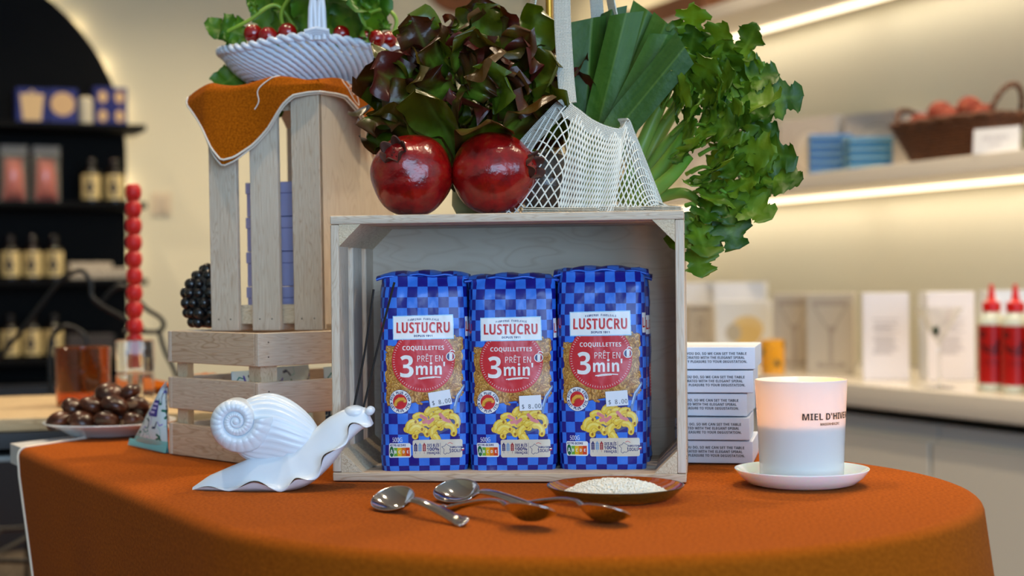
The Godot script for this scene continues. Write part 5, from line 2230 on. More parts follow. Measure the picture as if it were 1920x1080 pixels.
# ------------------------------------------------------------------ goods at the left
func build_left_goods() -> void:
	# blackberry ornament on the low crate
	var t := thing("blackberry_ornament", "glossy black berry-shaped ornament on the low crate beside the tall one", "ornament", shift(-.3235, TB + .1295, -.303))
	var jet := mat(Color(.014, .012, .022), .07)
	jet.clearcoat_enabled = true
	jet.clearcoat = .6
	var b := MB.new()
	b.lathe([[.0, .0], [.016, .003], [.0225, .018], [.0235, .036], [.018, .054], [.009, .063], [.0, .065]], 24)
	part(t, "core", b.mesh(), jet)
	var drupe := MB.new()
	drupe.ball(Vector3.ZERO, Vector3(.0068, .0068, .0068), 16, 10)
	var dm := drupe.mesh()
	var k := 0
	for ring in [[.0065, .0175, 9], [.0165, .0225, 12], [.0270, .0245, 12], [.0375, .0235, 12], [.0470, .0200, 10], [.0560, .0135, 7], [.0625, .0055, 4]]:
		for i in ring[2]:
			var a: float = TAU * (i + .5 * (k % 2)) / ring[2]
			part(t, "drupelet", dm, jet, Transform3D(Basis.IDENTITY.scaled(Vector3.ONE * (.86 + .14 * sin(i * 2.3 + k))), Vector3(cos(a) * ring[1], ring[0] + .0005, sin(a) * ring[1])))
		k += 1
	# three-cornered sachet leaning on the low crate
	var im := Image.create(256, 256, false, Image.FORMAT_RGB8)
	im.fill(Color(.80, .90, .95))
	var g := RandomNumberGenerator.new()
	g.seed = 12
	for i in 46:
		var p := Vector2(g.randf_range(0, 256), g.randf_range(0, 256))
		var a := g.randf() * TAU
		var cc: Color = [Color(.10, .42, .36), Color(.12, .50, .52), Color(.36, .36, .78), Color(.46, .40, .84), Color(.15, .25, .40), Color(.55, .82, .85)][i % 6]
		stroke(im, [p, p + Vector2(cos(a), sin(a)) * 22, p + Vector2(cos(a + .5), sin(a + .5)) * 38], 9.0 if i % 2 == 0 else 4.0, cc)
	im.fill_rect(Rect2i(0, 216, 256, 40), Color(.50, .80, .82))
	rounded(im, Rect2i(86, 70, 104, 62), 8, Color(.24, .22, .58))
	for i in 3:
		im.fill_rect(Rect2i(98, 80 + i * 16, 80 - i * 12, 8), Color(.75, .75, .95))
	M.floral = mat(Color.WHITE, .25)
	M.floral.albedo_texture = picture(im)
	var s := thing("floral_sachet", "blue and teal floral three-cornered sachet leaning on the low crate", "sachet", Transform3D.IDENTITY)
	part(s, "pouch", pouch(Vector3(-.4205, TB + .001, -.352), Vector3(-.3600, TB + .001, -.2640), Vector3(-.3695, .853, -.296), Vector3(-.3655, .8545, -.285), .012), M.floral)
	part(s, "seal", pouch(Vector3(-.4235, TB + .0012, -.351), Vector3(-.3620, TB + .0012, -.2610), Vector3(-.3605, .7885, -.2630), Vector3(-.4215, .7885, -.353), .0012), mat(Color(.45, .76, .80), .3))
	# packets inside the low crate, seen between its slats
	for i in 3:
		var p: Vector3 = [Vector3(-.258, .838, -.236), Vector3(-.165, .840, -.262), Vector3(-.235, .838, -.310)][i]
		var q := thing("floral_packet", "white and blue floral packet inside the low crate, " + ["behind its short side", "behind its long side", "at the back"][i], "packet", yaw(p, [50, 40, 60][i]), "floral packets in the low crate")
		part(q, "pouch", pouch(Vector3(-.035, -.050, 0), Vector3(.035, -.050, 0), Vector3(.034, .030, -.006), Vector3(-.034, .030, -.006), .012), M.floral)
	# plate of chestnuts on the bare end of the table
	var at := Vector3(-.4755, TB + .0012, -.4765)
	b = MB.new()
	b.lathe([[.0, .0], [.044, .0], [.046, .0010], [.058, .0080], [.0762, .0148], [.0765, .0165], [.0735, .0155], [.056, .0100], [.044, .0052], [.0, .0050]], 64)
	one("white_plate", b.mesh(), M.porcelain, "white porcelain plate of chestnuts at the table's left end", "plate", shift(at.x, at.y, at.z))
	var brown := mat(Color.WHITE, .28)
	brown.albedo_texture = noise_tex(.01, [[.2, Color(.17, .075, .04)], [.55, Color(.30, .145, .08)], [.9, Color(.42, .22, .12)]], 256, 4, 55)
	brown.uv1_triplanar = true
	brown.uv1_scale = Vector3(12, 30, 12)
	var pale := mat(Color(.48, .36, .25), .7)
	var spots := [[-.052, .0, .025, 10], [-.022, .0, .036, 80], [.006, .0, .040, 30], [.034, .0, .036, 120], [.056, .0, .014, 60], [-.044, .0, -.010, 140], [.044, .0, -.020, 200], [.0, .0, -.034, 20], [-.022, .0, .004, 55], [.018, .0, .006, 250],
		[-.040, .0175, .014, 100], [-.014, .0180, .022, 300], [.012, .0185, .024, 40], [.034, .0175, .014, 170], [.016, .0180, -.014, 95], [-.014, .0180, -.014, 220], [.002, .034, .006, 15], [.024, .0330, .004, 130]]
	var names := ["at the rim furthest from the sachet", "in the front row, tip up", "in the front row, on its flat side", "in the front row beside the sachet", "at the rim touching the sachet", "at the rear, by the tumbler", "at the rear, by the candlestick", "at the back of the plate", "buried in the middle", "buried below the top one", "second layer, furthest from the sachet", "second layer, with pale scar showing", "second layer, middle front", "second layer, nearest the sachet", "second layer, rear, by the candlestick", "second layer, rear, by the tumbler", "topmost of the heap", "on top beside the glass candlestick"]
	for i in spots.size():
		var q: Array = spots[i]
		var r := .0142 + .0016 * sin(i * 1.7)
		var c := thing("chestnut", "shiny brown chestnut on the white plate, " + names[i], "chestnut", Transform3D(Basis.from_euler(Vector3(.5 * sin(i * 2.1), deg_to_rad(q[3]), .35 * cos(i * 1.3))), at + Vector3(q[0], .0185 + q[1] * .88, q[2])), "chestnuts on the white plate")
		b = MB.new()
		var rows := []
		for j in 19:
			var th := PI * j / 18.0
			var row := PackedVector3Array()
			for m in 24:
				var a := TAU * m / 24
				var p := Vector3(cos(a) * sin(th) * r * 1.12, -cos(th) * r * .78, sin(a) * sin(th) * r)
				p.y = maxf(p.y, -r * .52)
				p.x *= 1.0 + .12 * p.z / r
				p.z += .22 * r * pow(maxf(0, p.z / r), 4.0)
				row.append(p)
			rows.append(row)
		b.grid(rows, true)
		part(c, "nut", b.mesh(), brown)
		b = MB.new()
		b.ball(Vector3(0, -r * .15, -r * .86), Vector3(r * .55, r * .33, r * .16), 14, 8)
		part(c, "scar", b.mesh(), pale)
	# amber tumbler on the board table
	var y := TB + .0006
	b = MB.new()
	b.lathe([[.0, .0], [.036, .0], [.0385, .003], [.0405, .085], [.0395, .0860], [.0385, .085], [.0370, .007], [.034, .005], [.0, .005]], 56)
	one("amber_tumbler", b.mesh(), M.amber_dark, "amber glass tumbler on the far board table behind the chestnuts", "glass", shift(-.6310, y, -.9300))
	# candlestick of two clear glass cubes, and its bubble candle
	var cs := thing("glass_candlestick", "clear stacked-cube glass candlestick holding the red bubble candle", "candlestick", yaw(Vector3(-.5540, y, -.930), 12))
	for i in 2:
		b = MB.new()
		var h0 := .0015 + i * .0485
		var ring := []
		# square block with a round bore from the top
		var outer := PackedVector3Array()
		var bore := PackedVector3Array()
		for m in 32:
			var a := TAU * m / 32 + PI / 4
			var u := Vector2(cos(a), sin(a))
			var sq := u / pow(pow(absf(u.x), 10.0) + pow(absf(u.y), 10.0), .1) * .0275
			outer.append(Vector3(sq.x, 0, sq.y))
			bore.append(Vector3(u.x, 0, u.y) * .0115)
		var up := Vector3(0, .046, 0)
		var dn := Vector3(0, .004, 0)
		var mv := func(pts: PackedVector3Array, d: Vector3, sc: float) -> PackedVector3Array:
			var o := PackedVector3Array()
			for p in pts:
				o.append(Vector3(p.x * sc, p.y, p.z * sc) + d + Vector3(0, h0, 0))
			return o
		ring = [mv.call(outer, Vector3.ZERO, .94), mv.call(outer, Vector3(0, .0015, 0), 1.0), mv.call(outer, up - Vector3(0, .0015, 0), 1.0), mv.call(outer, up, .94), mv.call(bore, up, 1.0), mv.call(bore, dn, 1.0), mv.call(bore, dn, .01)]
		b.grid(ring, true)
		b.fan(ring[0], Vector3(0, h0, 0))
		part(cs, "cube", b.mesh(), M.clear)
	var bc := thing("bubble_candle", "tall red bubble candle in the clear glass candlestick", "candle", shift(-.5540, y + .056, -.930))
	var prof := [[.0, .0], [.0108, .0], [.0108, .045]]
	for i in 9:
		var yb := .047 + i * .0246
		for m in 9:
			var a := -.95 + 1.9 * m / 8.0
			prof.append([.0112 * cos(a) + .0006, yb + .0123 + .0123 * sin(a) / sin(.95)])
	prof.append([.0, .047 + 9 * .0246])
	b = MB.new()
	b.lathe(prof, 28)
	var wax := mat(Color(.74, .07, .09), .38)
	wax.subsurf_scatter_enabled = true
	wax.subsurf_scatter_strength = .2
	part(bc, "wax", b.mesh(), wax)
	b = MB.new()
	b.tube([Vector3(0, .267, 0), Vector3(.0003, .2735, 0)], .0007, 6)
	part(bc, "wick", b.mesh(), M.hem)

# stuffed four-cornered pouch
func pouch(a: Vector3, d: Vector3, e: Vector3, f: Vector3, thick: float) -> ArrayMesh:
	var b := MB.new()
	var n := ((d - a).cross(f - a)).normalized()
	for s in [1, -1]:
		var rows := []
		var uvs := []
		for r in 13:
			var v := r / 12.0
			var row := PackedVector3Array()
			var ur := PackedVector2Array()
			for i in 13:
				var u := i / 12.0
				var p := a.lerp(d, u).lerp(f.lerp(e, u), v)
				var puff := pow(sin(u * PI) * sin(v * PI), .5)
				p += n * s * (thick * .5 * puff + .0004)
				row.append(p)
				ur.append(Vector2(u, 1.0 - v))
			rows.append(row)
			uvs.append(ur)
		b.grid(rows, false, s > 0, uvs)
	return b.mesh()

# ------------------------------------------------------------------ goods on the counter
func carton(called: String, label: String, x: Transform3D, size: Vector3, face: Material, body: Material, group := "") -> Node3D:
	var t := thing(called, label, "box", x, group)
	part(t, "carton", box_mesh(size, .001), body, shift(0, size.y / 2, 0))
	if face:
		part(t, "printed_face", box_mesh(Vector3(size.x - .002, size.y - .002, .0006), .0001), face, shift(0, size.y / 2, size.z / 2 + .0004))
	return t

func print_face(w: int, h: int, bg: Color, draw: Callable) -> StandardMaterial3D:
	var im := Image.create(w, h, false, Image.FORMAT_RGB8)
	im.fill(bg)
	draw.call(im)
	var m := mat(Color.WHITE, .45)
	m.albedo_texture = picture(im)
	return m

func build_counter_goods() -> void:
	var x := side()
	var ch := .7112
	var tilt := 50.0      # the cartons face into the room, towards the display table
	var grey := Color(.70, .655, .59)
	var martini := print_face(160, 400, grey, func(im):
		var cc := Color(.52, .47, .42)
		im.fill_rect(Rect2i(18, 30, 124, 26), Color(.63, .58, .52))
		stroke(im, [Vector2(20, 56), Vector2(140, 56), Vector2(82, 200), Vector2(20, 56)], 4, cc)
		stroke(im, [Vector2(78, 200), Vector2(78, 340)], 4, cc)
		stroke(im, [Vector2(86, 200), Vector2(86, 340)], 4, cc)
		fill_disc(im, Vector2(86, 176), Vector2(16, 18), Color(.60, .55, .49))
		fill_disc(im, Vector2(82, 350), Vector2(50, 10), cc, .75)
		im.fill_rect(Rect2i(34, 352, 96, 14), Color(.58, .53, .47)))
	var carafe := print_face(120, 280, grey, func(im):
		var cc := Color(.54, .49, .43)
		im.fill_rect(Rect2i(14, 8, 92, 14), Color(.5, .45, .4))
		stroke(im, [Vector2(48, 60), Vector2(48, 110), Vector2(28, 190), Vector2(32, 260), Vector2(88, 260), Vector2(92, 190), Vector2(72, 110), Vector2(72, 60)], 4, cc)
		fill_disc(im, Vector2(60, 90), Vector2(18, 22), cc, .7)
		fill_disc(im, Vector2(60, 150), Vector2(14, 12), cc, .6))
	var prose := print_face(200, 400, Color(.90, .87, .87), func(im):
		for k in 17:
			if k in [1, 7]:
				continue
			im.fill_rect(Rect2i(40 + (k * 13) % 16, 118 + k * 10, 116 - (k * 29) % 40, 5), Color(.66, .63, .64)))
	var yellowy := print_face(200, 300, Color(.85, .85, .84), func(im):
		fill_disc(im, Vector2(118, 130), Vector2(62, 60), Color(.84, .74, .52))
		fill_disc(im, Vector2(110, 160), Vector2(60, 50), Color(.82, .70, .44))
		fill_disc(im, Vector2(64, 150), Vector2(30, 44), Color(.70, .66, .58)))
	var white: StandardMaterial3D = M.white_card
	var shell := mat(Color(.80, .765, .70), .5)
	# far left, rear row: plain white cartons stacked behind
	for k in 3:
		carton("white_carton", "plain white carton in the rear row on the counter, " + ["nearest the crate", "in the middle", "beside the martini cartons"][k], x * yaw(Vector3(-2.08 + k * .245, ch, .22), tilt), Vector3(.150, .235, .09), null, white, "plain white cartons on the counter")
	for k in 2:
		carton("carafe_carton", "grey carton printed with a carafe on the counter, " + ["beside the half-hidden yellow tumbler", "beside the yellow glass picture"][k], x * yaw(Vector3(-1.77 + k * .135, ch, .330), tilt), Vector3(.076, .170, .07), carafe, shell, "grey carafe cartons on the counter")
	carton("picture_carton", "white carton with a pale yellow glass picture on the counter", x * yaw(Vector3(-1.40, ch, .33), tilt), Vector3(.150, .183, .08), yellowy, white)
	carton("martini_carton", "grey carton printed with a martini glass, beside the yellow tumbler", x * yaw(Vector3(-1.085, ch, .37), tilt), Vector3(.108, .205, .09), martini, shell, "grey martini glass cartons")
	carton("martini_carton", "grey carton printed with a martini glass, beside the white lettered cartons", x * yaw(Vector3(-.900, ch, .385), tilt), Vector3(.118, .206, .09), martini, shell, "grey martini glass cartons")
	carton("lettered_carton", "white carton with small grey print beside the martini cartons", x * yaw(Vector3(-.660, ch, .40), tilt + 6), Vector3(.108, .208, .08), prose, white, "white cartons with small print")
	carton("lettered_carton", "white carton with small grey print behind the martini glass", x * yaw(Vector3(-.555, ch, .30), tilt + 16), Vector3(.112, .210, .08), prose, white, "white cartons with small print")
	carton("lettered_carton", "white carton behind the red sauce bottles", x * yaw(Vector3(-.49, ch, .17), tilt + 16), Vector3(.12, .212, .08), null, white, "white cartons with small print")
	# yellow tumbler with green leaves
	var t := thing("yellow_tumbler", "yellow glass tumbler with green leaf spots on the counter", "glass", x * shift(-.952, ch, .530))
	var b := MB.new()
	b.lathe([[.0, .0], [.028, .0], [.030, .002], [.0315, .088], [.0303, .0888], [.0292, .087], [.0275, .006], [.0, .005]], 40)
	var honey := glass_pane(Color(1.0, .72, .06), .55, .05)
	part(t, "tumbler", b.mesh(), honey)
	var green := mat(Color(.05, .20, .08), .3)
	for q in [[.55, .030, 28.0], [-.75, .058, -20.0], [1.5, .078, 30.0], [3.2, .05, 10.0]]:
		b = MB.new()
		b.ball(Vector3.ZERO, Vector3(.0065, .0100, .0016), 14, 8)
		part(t, "leaf_spot", b.mesh(), green, Transform3D(Basis(Vector3.UP, q[0] + .82) * Basis(Vector3.BACK, deg_to_rad(q[2])), Vector3(sin(q[0] + .82) * .0312, q[1], cos(q[0] + .82) * .0312)))
	# and a second one, mostly behind the big crate
	var t2 := t.duplicate()
	t2.name = numbered("yellow_tumbler")
	add_child(t2)
	t2.transform = x * yaw(Vector3(-1.90, ch, .42), 40)
	tag(t2, "yellow glass tumbler with green leaf spots, half hidden by the big crate", "glass")
	# martini glass with its olive
	var mg := thing("martini_glass", "clear martini glass with a green olive before the white cartons", "glass", x * shift(-.330, ch, .505))
	b = MB.new()
	b.lathe([[.0, .0], [.034, .0], [.034, .0012], [.006, .004], [.0032, .010], [.0030, .092], [.004, .098], [.0525, .178], [.0516, .178], [.003, .0995], [.0, .099]], 48)
	part(mg, "glass", b.mesh(), M.clear)
	b = MB.new()
	b.ball(Vector3(-.004, .126, .006), Vector3(.0085, .0115, .0085), 16, 10)
	part(mg, "olive", b.mesh(), mat(Color(.06, .20, .10), .25))
	# red squeeze bottles
	var label := print_face(220, 260, Color(.66, .05, .03), func(im):
		var cc := Color(.10, .05, .06)
		fill_disc(im, Vector2(70, 40), Vector2(15, 15), cc, .45)
		for m in 4:
			var a := m * .8
			stroke(im, [Vector2(64, 84), Vector2(78, 110), Vector2(108, 126), Vector2(142, 122), Vector2(152, 96)], 10.0 - m, cc)
		stroke(im, [Vector2(120, 110), Vector2(132, 88), Vector2(138, 70)], 14, cc)
		stroke(im, [Vector2(80, 96), Vector2(100, 104), Vector2(112, 96)], 8, cc)
		for m in 4:
			im.fill_rect(Rect2i(82 - m * 2, 150 + m * 8, 62 + (m * 17) % 20, 3), Color(.45, .03, .03)))
	label.roughness = .35
	var milk := mat(Color(.80, .82, .76), .3)
	var cap := mat(Color(.80, .05, .03), .35)
	for k in 3:
		var s := thing("sauce_bottle", ["red squeeze bottle with pointed red cap beside the martini glass", "red squeeze bottle with pointed red cap, second in the row", "red squeeze bottle with pointed red cap, third in the row"][k], "bottle", x * yaw(Vector3(-.210 + k * .073, ch, .462), 58), "red squeeze bottles")
		b = MB.new()
		b.lathe([[.0, .0], [.026, .0], [.029, .003], [.029, .020], [.029, .140], [.028, .152], [.021, .164], [.016, .170], [.0155, .176], [.0, .176]], 40)
		part(s, "bottle", b.mesh(), milk)
		b = MB.new()
		var rows := []
		var uvs := []
		for r in 2:
			var row := PackedVector3Array()
			var ur := PackedVector2Array()
			for i in 49:
				var a := TAU * i / 48
				row.append(Vector3(-sin(a) * .0293, .0165 + r * .125, -cos(a) * .0293))
				ur.append(Vector2(i / 48.0 * 1.6 - .26, 1.0 - r))
			rows.append(row)
			uvs.append(ur)
		b.grid(rows, false, true, uvs)
		part(s, "printed_label", b.mesh(), label)
		b = MB.new()
		b.lathe([[.0, .170], [.0195, .170], [.0195, .170], [.0195, .1885], [.0188, .190], [.0105, .191], [.0080, .200], [.0045, .226], [.0032, .228], [.0, .2285]], 32)
		part(s, "cap", b.mesh(), cap)

# ------------------------------------------------------------------ goods on the shelf
func build_shelf_goods() -> void:
	var x := side()
	var sh := 1.2392
	# pale gift boxes with round windows
	var pale := mat(Color(.80, .765, .72), .4)
	var ringp := print_face(240, 200, Color(.78, .735, .69), func(im):
		fill_disc(im, Vector2(130, 110), Vector2(70, 70), Color(.84, .80, .75))
		fill_disc(im, Vector2(130, 110), Vector2(72, 72), Color(.66, .62, .58), .95)
		stroke(im, [Vector2(190, 60), Vector2(200, 120), Vector2(196, 180)], 3, Color(.62, .58, .55))
		stroke(im, [Vector2(40, 30), Vector2(36, 160)], 3, Color(.62, .58, .55)))
	var w := [[-1.62, .13, "beside the celery leaves", .17], [-1.31, .125, "behind the blue tins", .175], [-1.085, .062, "flat against the wall", .17], [-1.88, .12, "hidden by the celery", .16]]
	for q in w:
		carton("window_box", "pale gift box printed with a ring on the shelf, " + q[2], x * yaw(Vector3(q[0], sh, q[1]), 14.0), Vector3(.21, q[3], .11), ringp, pale, "pale gift boxes on the shelf")
	# glass bauble glints between the boxes
	for k in 4:
		var b := MB.new()
		b.ball(Vector3(0, .015, 0), Vector3(.015, .015, .015), 18, 12)
		one("glass_bauble", b.mesh(), [M.clear, M.silver, mat(Color(.85, .45, .42), .2), M.clear][k], ["clear glass bauble on the shelf by the celery", "silver bauble on the shelf by the celery", "pink bauble on the shelf beside the blue tins", "clear glass bauble beside the pink one"][k], "bauble", x * shift(-1.50 + k * .055, sh, .265 + .01 * (k % 2)))
	# two stacks of blue tins
	var blue := mat(Color(.09, .40, .70), .35)
	var bluer := mat(Color(.07, .45, .66), .35)
	var olive := mat(Color(.34, .36, .12), .4)
	var cream := mat(Color(.55, .66, .62), .4)
	for st in 2:
		for k in (5 if st == 0 else 4):
			var s := thing("flat_tin", "flat blue tin in the " + ["taller olive-ended stack" , "lower plain stack beside the basket"][st] + ", " + ["lowest", "second", "third", "fourth", "topmost"][k if not (st == 1 and k == 3) else 4] + " of its stack", "tin", x * yaw(Vector3(-1.125 + st * .170, sh + k * .0218, .225), [58.0, 66.0][st]), ["blue tins of the taller stack", "blue tins of the lower stack"][st])
			part(s, "tin", box_mesh(Vector3(.115, .0212, .080), .003), blue if st == 0 else bluer, shift(0, .0108, 0))
			part(s, "band", box_mesh(Vector3(.1162, .0060, .0812), .001), cream, shift(0, .0108, 0))
			if st == 0:
				part(s, "end_label", box_mesh(Vector3(.002, .0175, .070), .0004), olive, shift(-.0580, .0108, 0))
	# wicker basket of peaches
	var bx := x * yaw(Vector3(-.640, sh, .19), 6.0)
	var t := thing("wicker_basket", "brown wicker basket of peaches on the wall shelf", "basket", bx)
	var willow := mat(Color.WHITE, .6)
	willow.albedo_texture = noise_tex(.05, [[.2, Color(.20, .10, .045)], [.6, Color(.42, .24, .12)], [.9, Color(.58, .36, .19)]], 256, 3, 66)
	willow.uv1_triplanar = true
	willow.uv1_scale = Vector3(8, 8, 8)
	var loop := func(f: float, a: float) -> Vector3:
		var hx := lerpf(.130, .190, f)
		var hz := lerpf(.050, .078, f)
		var u := Vector2(cos(a), sin(a))
		u /= pow(pow(absf(u.x), 3.4) + pow(absf(u.y), 3.4), 1.0 / 3.4)
		return Vector3(u.x * hx, .004 + f * .098, u.y * hz)
	var stakes := 40
	for r in 15:
		var f := r / 14.0
		var pts := []
		for i in 160:
			var a := TAU * i / 160
			var p: Vector3 = loop.call(f, a)
			var wob := sin(a * stakes / 2.0 + (PI if r % 2 == 0 else 0.0)) * .0034
			pts.append(p + Vector3(cos(a), 0, sin(a)) * wob)
		var b := MB.new()
		b.tube(pts, .0036 if r < 14 else .0062, 7, true)
		part(t, "willow_rod", b.mesh(), willow)
	for i in stakes:
		var a := TAU * i / stakes
		var b := MB.new()
		b.tube([loop.call(0.0, a), loop.call(.5, a), loop.call(1.02, a)], .0026, 6)
		part(t, "stake", b.mesh(), willow)
	var bb := MB.new()
	bb.box(Vector3(.25, .006, .096), shift(0, .005, 0), .002)
	part(t, "base", bb.mesh(), willow)
	for s in [-1, 1]:
		var b := MB.new()
		for ph in 2:
			var pts := []
			for k in 41:
				var f := k / 40.0
				var a := PI * f
				pts.append(Vector3(s * (.150 + .030 * sin(a)) + cos(k * .7 + ph * PI) * .003, .100 + (.072 if s > 0 else .045) * sin(a) + sin(k * .7 + ph * PI) * .003, cos(a) * .050))
			b.tube(pts, .0052, 7)
		part(t, "handle", b.mesh(), willow)
	var fuzz := mat(Color.WHITE, .8)
	fuzz.albedo_texture = noise_tex(.008, [[.25, Color(.46, .15, .10)], [.55, Color(.58, .24, .15)], [.85, Color(.68, .42, .26)]], 256, 3, 88)
	fuzz.uv1_triplanar = true
	fuzz.uv1_scale = Vector3(6, 6, 6)
	var spots := [[-.105, .100, .02], [-.040, .124, .018], [.052, .126, .012], [.005, .104, .03], [.105, .100, .02], [-.075, .085, -.03], [.0, .09, -.03], [.075, .088, -.03]]
	var words := ["beside its smaller handle", "heaped high near the middle", "topmost, beside the taller handle", "low between the two high ones", "under the taller handle", "at the back, by the smaller handle", "at the back, in the middle", "at the back, by the taller handle"]
	for k in spots.size():
		var b := MB.new()
		var rows := []
		for j in 17:
			var th := PI * j / 16.0
			var row := PackedVector3Array()
			for m in 28:
				var a := TAU * m / 28
				var cleft := 1.0 - .07 * exp(-pow(wrapf(a - 1.2, -PI, PI) / .22, 2.0))
				row.append(Vector3(cos(a) * sin(th) * .032 * cleft, -cos(th) * .030 - .004 * exp(-pow(sin(th) / .25, 2.0)) * signf(-cos(th)), sin(a) * sin(th) * .032 * cleft))
			rows.append(row)
		b.grid(rows, true)
		one("peach", b.mesh(), fuzz, "red-orange peach in the wicker basket, " + words[k], "peach", bx * Transform3D(Basis.from_euler(Vector3(.3 * k, k * 1.1, .2)), Vector3(spots[k][0], spots[k][1], spots[k][2])), "peaches in the wicker basket")
	# small price card leaning on the basket
	var cd := thing("price_card", "small white card with faint writing in front of the wicker basket", "card", x * Transform3D(Basis(Vector3.UP, deg_to_rad(18)) * Basis(Vector3.RIGHT, deg_to_rad(-6)), Vector3(-.382, sh + .0003, .297)))
	part(cd, "card", box_mesh(Vector3(.118, .058, .0012), .0002), M.white_card, shift(0, .029, 0))
	var grey := mat(Color(.62, .58, .62), .7)
	part(cd, "writing", letters("PÊCHES", .008, 400, .062, 0.0, "Droid Serif"), grey, shift(-.034, .030, .0008))
	part(cd, "writing", letters("8.00", .006, 400, .028, 0.0, "Droid Serif"), grey, shift(-.016, .016, .0008))
	# jar at the picture's edge
	var j := thing("stoppered_jar", "brown jar with dark stopper at the end of the shelf beside the wicker basket", "jar", x * shift(-.290, sh, .20))
	var b2 := MB.new()
	b2.lathe([[.0, .0], [.035, .0], [.040, .01], [.040, .075], [.030, .092], [.022, .098], [.0, .098]], 32)
	part(j, "jar", b2.mesh(), mat(Color(.56, .43, .28), .4))
	b2 = MB.new()
	b2.lathe([[.0, .098], [.024, .098], [.024, .110], [.012, .118], [.008, .135], [.0, .136]], 24)
	part(j, "stopper", b2.mesh(), M.black_wire)

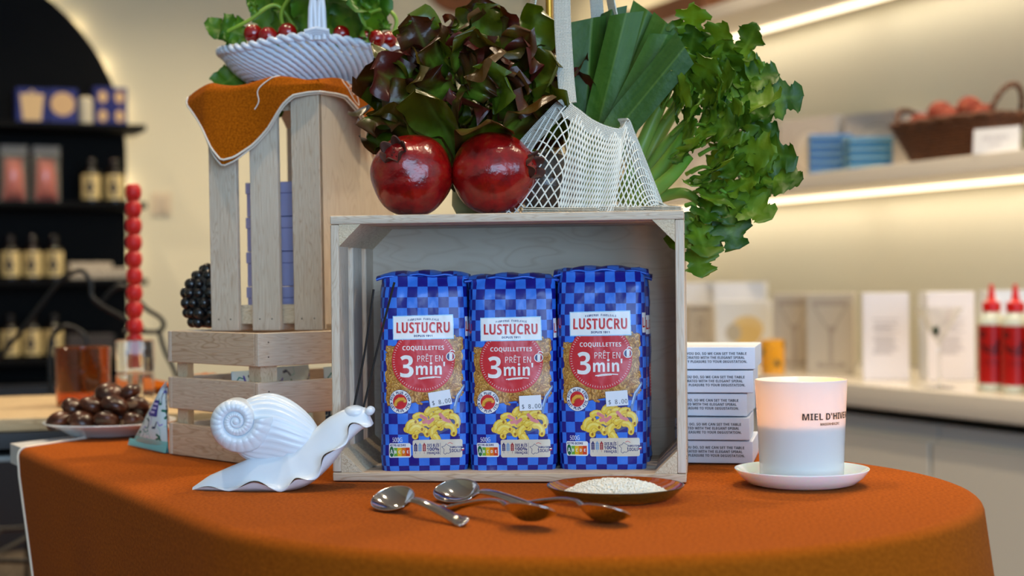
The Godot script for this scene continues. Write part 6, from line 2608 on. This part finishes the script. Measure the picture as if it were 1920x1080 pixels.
# ------------------------------------------------------------------ goods on the black arched shelves
func build_arch_goods() -> void:
	var x := room()
	var navy := mat(Color(.07, .09, .42), .5)
	var tan_ := Color(.80, .66, .47)
	var navy_c := Color(.07, .09, .42)
	var potp := print_face(120, 130, navy_c, func(im):
		fill_poly(im, [Vector2(12, 22), Vector2(108, 22), Vector2(96, 124), Vector2(24, 124)], Color(.82, .70, .50))
		stroke(im, [Vector2(46, 20), Vector2(60, 8), Vector2(74, 20)], 6, Color(.82, .70, .50)))
	var ovalp := print_face(120, 130, navy_c, func(im):
		fill_disc(im, Vector2(58, 58), Vector2(52, 44), tan_))
	var dotp := print_face(80, 80, navy_c, func(im):
		fill_disc(im, Vector2(42, 42), Vector2(24, 26), tan_))
	var z := .24
	var y1 := 1.5405
	carton("pot_box", "navy box with a cream pot printed on it, on the top arch shelf", x * shift(-2.060, y1, z), Vector3(.106, .122, .09), potp, navy)
	carton("oval_box", "navy box with a tan oval printed on it, on the top arch shelf", x * shift(-1.952, y1, z), Vector3(.100, .124, .09), ovalp, navy)
	var b := MB.new()
	b.lathe([[.0, .0], [.024, .0], [.026, .003], [.026, .085], [.022, .095], [.012, .100], [.0, .100]], 24)
	one("white_canister", b.mesh(), mat(Color(.78, .75, .66), .5), "small off-white canister between navy boxes on the top arch shelf", "canister", x * shift(-1.870, y1, z + .02))
	for k in 4:
		carton("dotted_box", "small navy tan-dotted box on the top shelf, " + ["lower, beside the canister", "lower, at the arch edge", "upper, beside the canister", "upper, at the arch edge"][k], x * shift(-1.813 + .060 * (k % 2), y1 + .069 * (k / 2), z), Vector3(.058, .068, .07), dotp, navy, "small navy dotted boxes")
	# clear bags of orange sweets
	var y2 := 1.2585
	for k in 2:
		var t := thing("sweets_bag", "clear upright bag of orange sweets on the second arch shelf, " + ["at the shelf's far end", "beside the labelled bottles"][k], "bag", x * shift(-2.120 + k * .112, y2, z), "clear bags of orange sweets")
		part(t, "contents", pouch(Vector3(-.038, .006, 0), Vector3(.038, .006, 0), Vector3(.030, .155, 0), Vector3(-.030, .155, 0), .05), mat(Color(.74, .20, .06), .4))
		part(t, "film", pouch(Vector3(-.048, .0, 0), Vector3(.048, .0, 0), Vector3(.050, .205, 0), Vector3(-.050, .195, 0), .06), glass_pane(Color(.95, .95, .9), .14, .12))
		part(t, "paper_label", box_mesh(Vector3(.09, .034, .004)), mat(Color(.62, .60, .56), .5), shift(.002, .186, -.006))
	# dark bottles with cream labels
	var dark := mat(Color(.06, .035, .03), .15)
	var lab := print_face(100, 110, Color(.82, .74, .52), func(im):
		stroke(im, [Vector2(50, 14), Vector2(50, 84)], 12, Color(.16, .14, .12))
		fill_disc(im, Vector2(50, 60), Vector2(16, 20), Color(.16, .14, .12))
		im.fill_rect(Rect2i(24, 92, 52, 6), Color(.35, .3, .2)))
	var bot := MB.new()
	bot.lathe([[.0, .0], [.032, .0], [.034, .003], [.034, .100], [.028, .116], [.012, .124], [.012, .140], [.015, .141], [.015, .158], [.0, .159]], 28)
	var bm := bot.mesh()
	var cy := MB.new()
	var rows := []
	for r in 2:
		var row := PackedVector3Array()
		for i in 25:
			var a := -1.35 + 2.7 * i / 24.0
			row.append(Vector3(sin(a) * .0344, .012 + r * .088, cos(a) * .0344))
		rows.append(row)
	var uvs := []
	for r in 2:
		var ur := PackedVector2Array()
		for i in 25:
			ur.append(Vector2(i / 24.0, 1.0 - r))
		uvs.append(ur)
	cy.grid(rows, false, true, uvs)
	var lm := cy.mesh()
	var spots := [[-1.853, y2, "second arch shelf beside the sweets bags"], [-1.770, y2, "second arch shelf, at the arch's edge"], [-2.135, .9805, "third arch shelf, furthest from the candle"], [-2.060, .9805, "third arch shelf, in the middle of its row"], [-1.985, .9805, "third arch shelf, beside the pale slabs"], [-2.140, .7005, "lowest arch shelf, furthest in its row"], [-2.065, .7005, "lowest arch shelf, in the middle"], [-1.990, .7005, "lowest arch shelf, beside the basket"]]
	for s in spots:
		var t := thing("labelled_bottle", "dark bottle with cream label on the " + s[2], "bottle", x * yaw(Vector3(s[0], s[1], z + .02), -18), "dark labelled bottles in the arch")
		part(t, "bottle", bm, dark)
		part(t, "printed_label", lm, lab)
	# pale slabs on the third shelf
	var stone := mat(Color.WHITE, .7)
	stone.albedo_texture = noise_tex(.06, [[.3, Color(.60, .56, .50)], [.7, Color(.74, .70, .63)]], 128, 4, 14)
	stone.uv1_triplanar = true
	stone.uv1_scale = Vector3(9, 9, 9)
	one("pale_slab", box_mesh(Vector3(.150, .040, .12), .003), stone, "pale speckled slab lying on the third arch shelf", "slab", x * shift(-1.862, 1.0215, z))
	one("pale_slab", box_mesh(Vector3(.205, .040, .14), .003), stone, "wider pale speckled slab under the other one", "slab", x * shift(-1.835, 1.0005, z))
	one("wire_tray", box_mesh(Vector3(.165, .08, .14), .004), mat(Color(.20, .185, .19), .7), "dark grey box on the lowest arch shelf beside the bottles", "box", x * shift(-1.867, .7410, z))
	# cupboard front below the shelves
	one("arch_cupboard", box_mesh(Vector3(1.38, .60, .26), .003), mat(Color(.03, .04, .07), .5), "dark navy cupboard filling the foot of the arch", "cupboard", x * shift(-2.401, .31, .225))
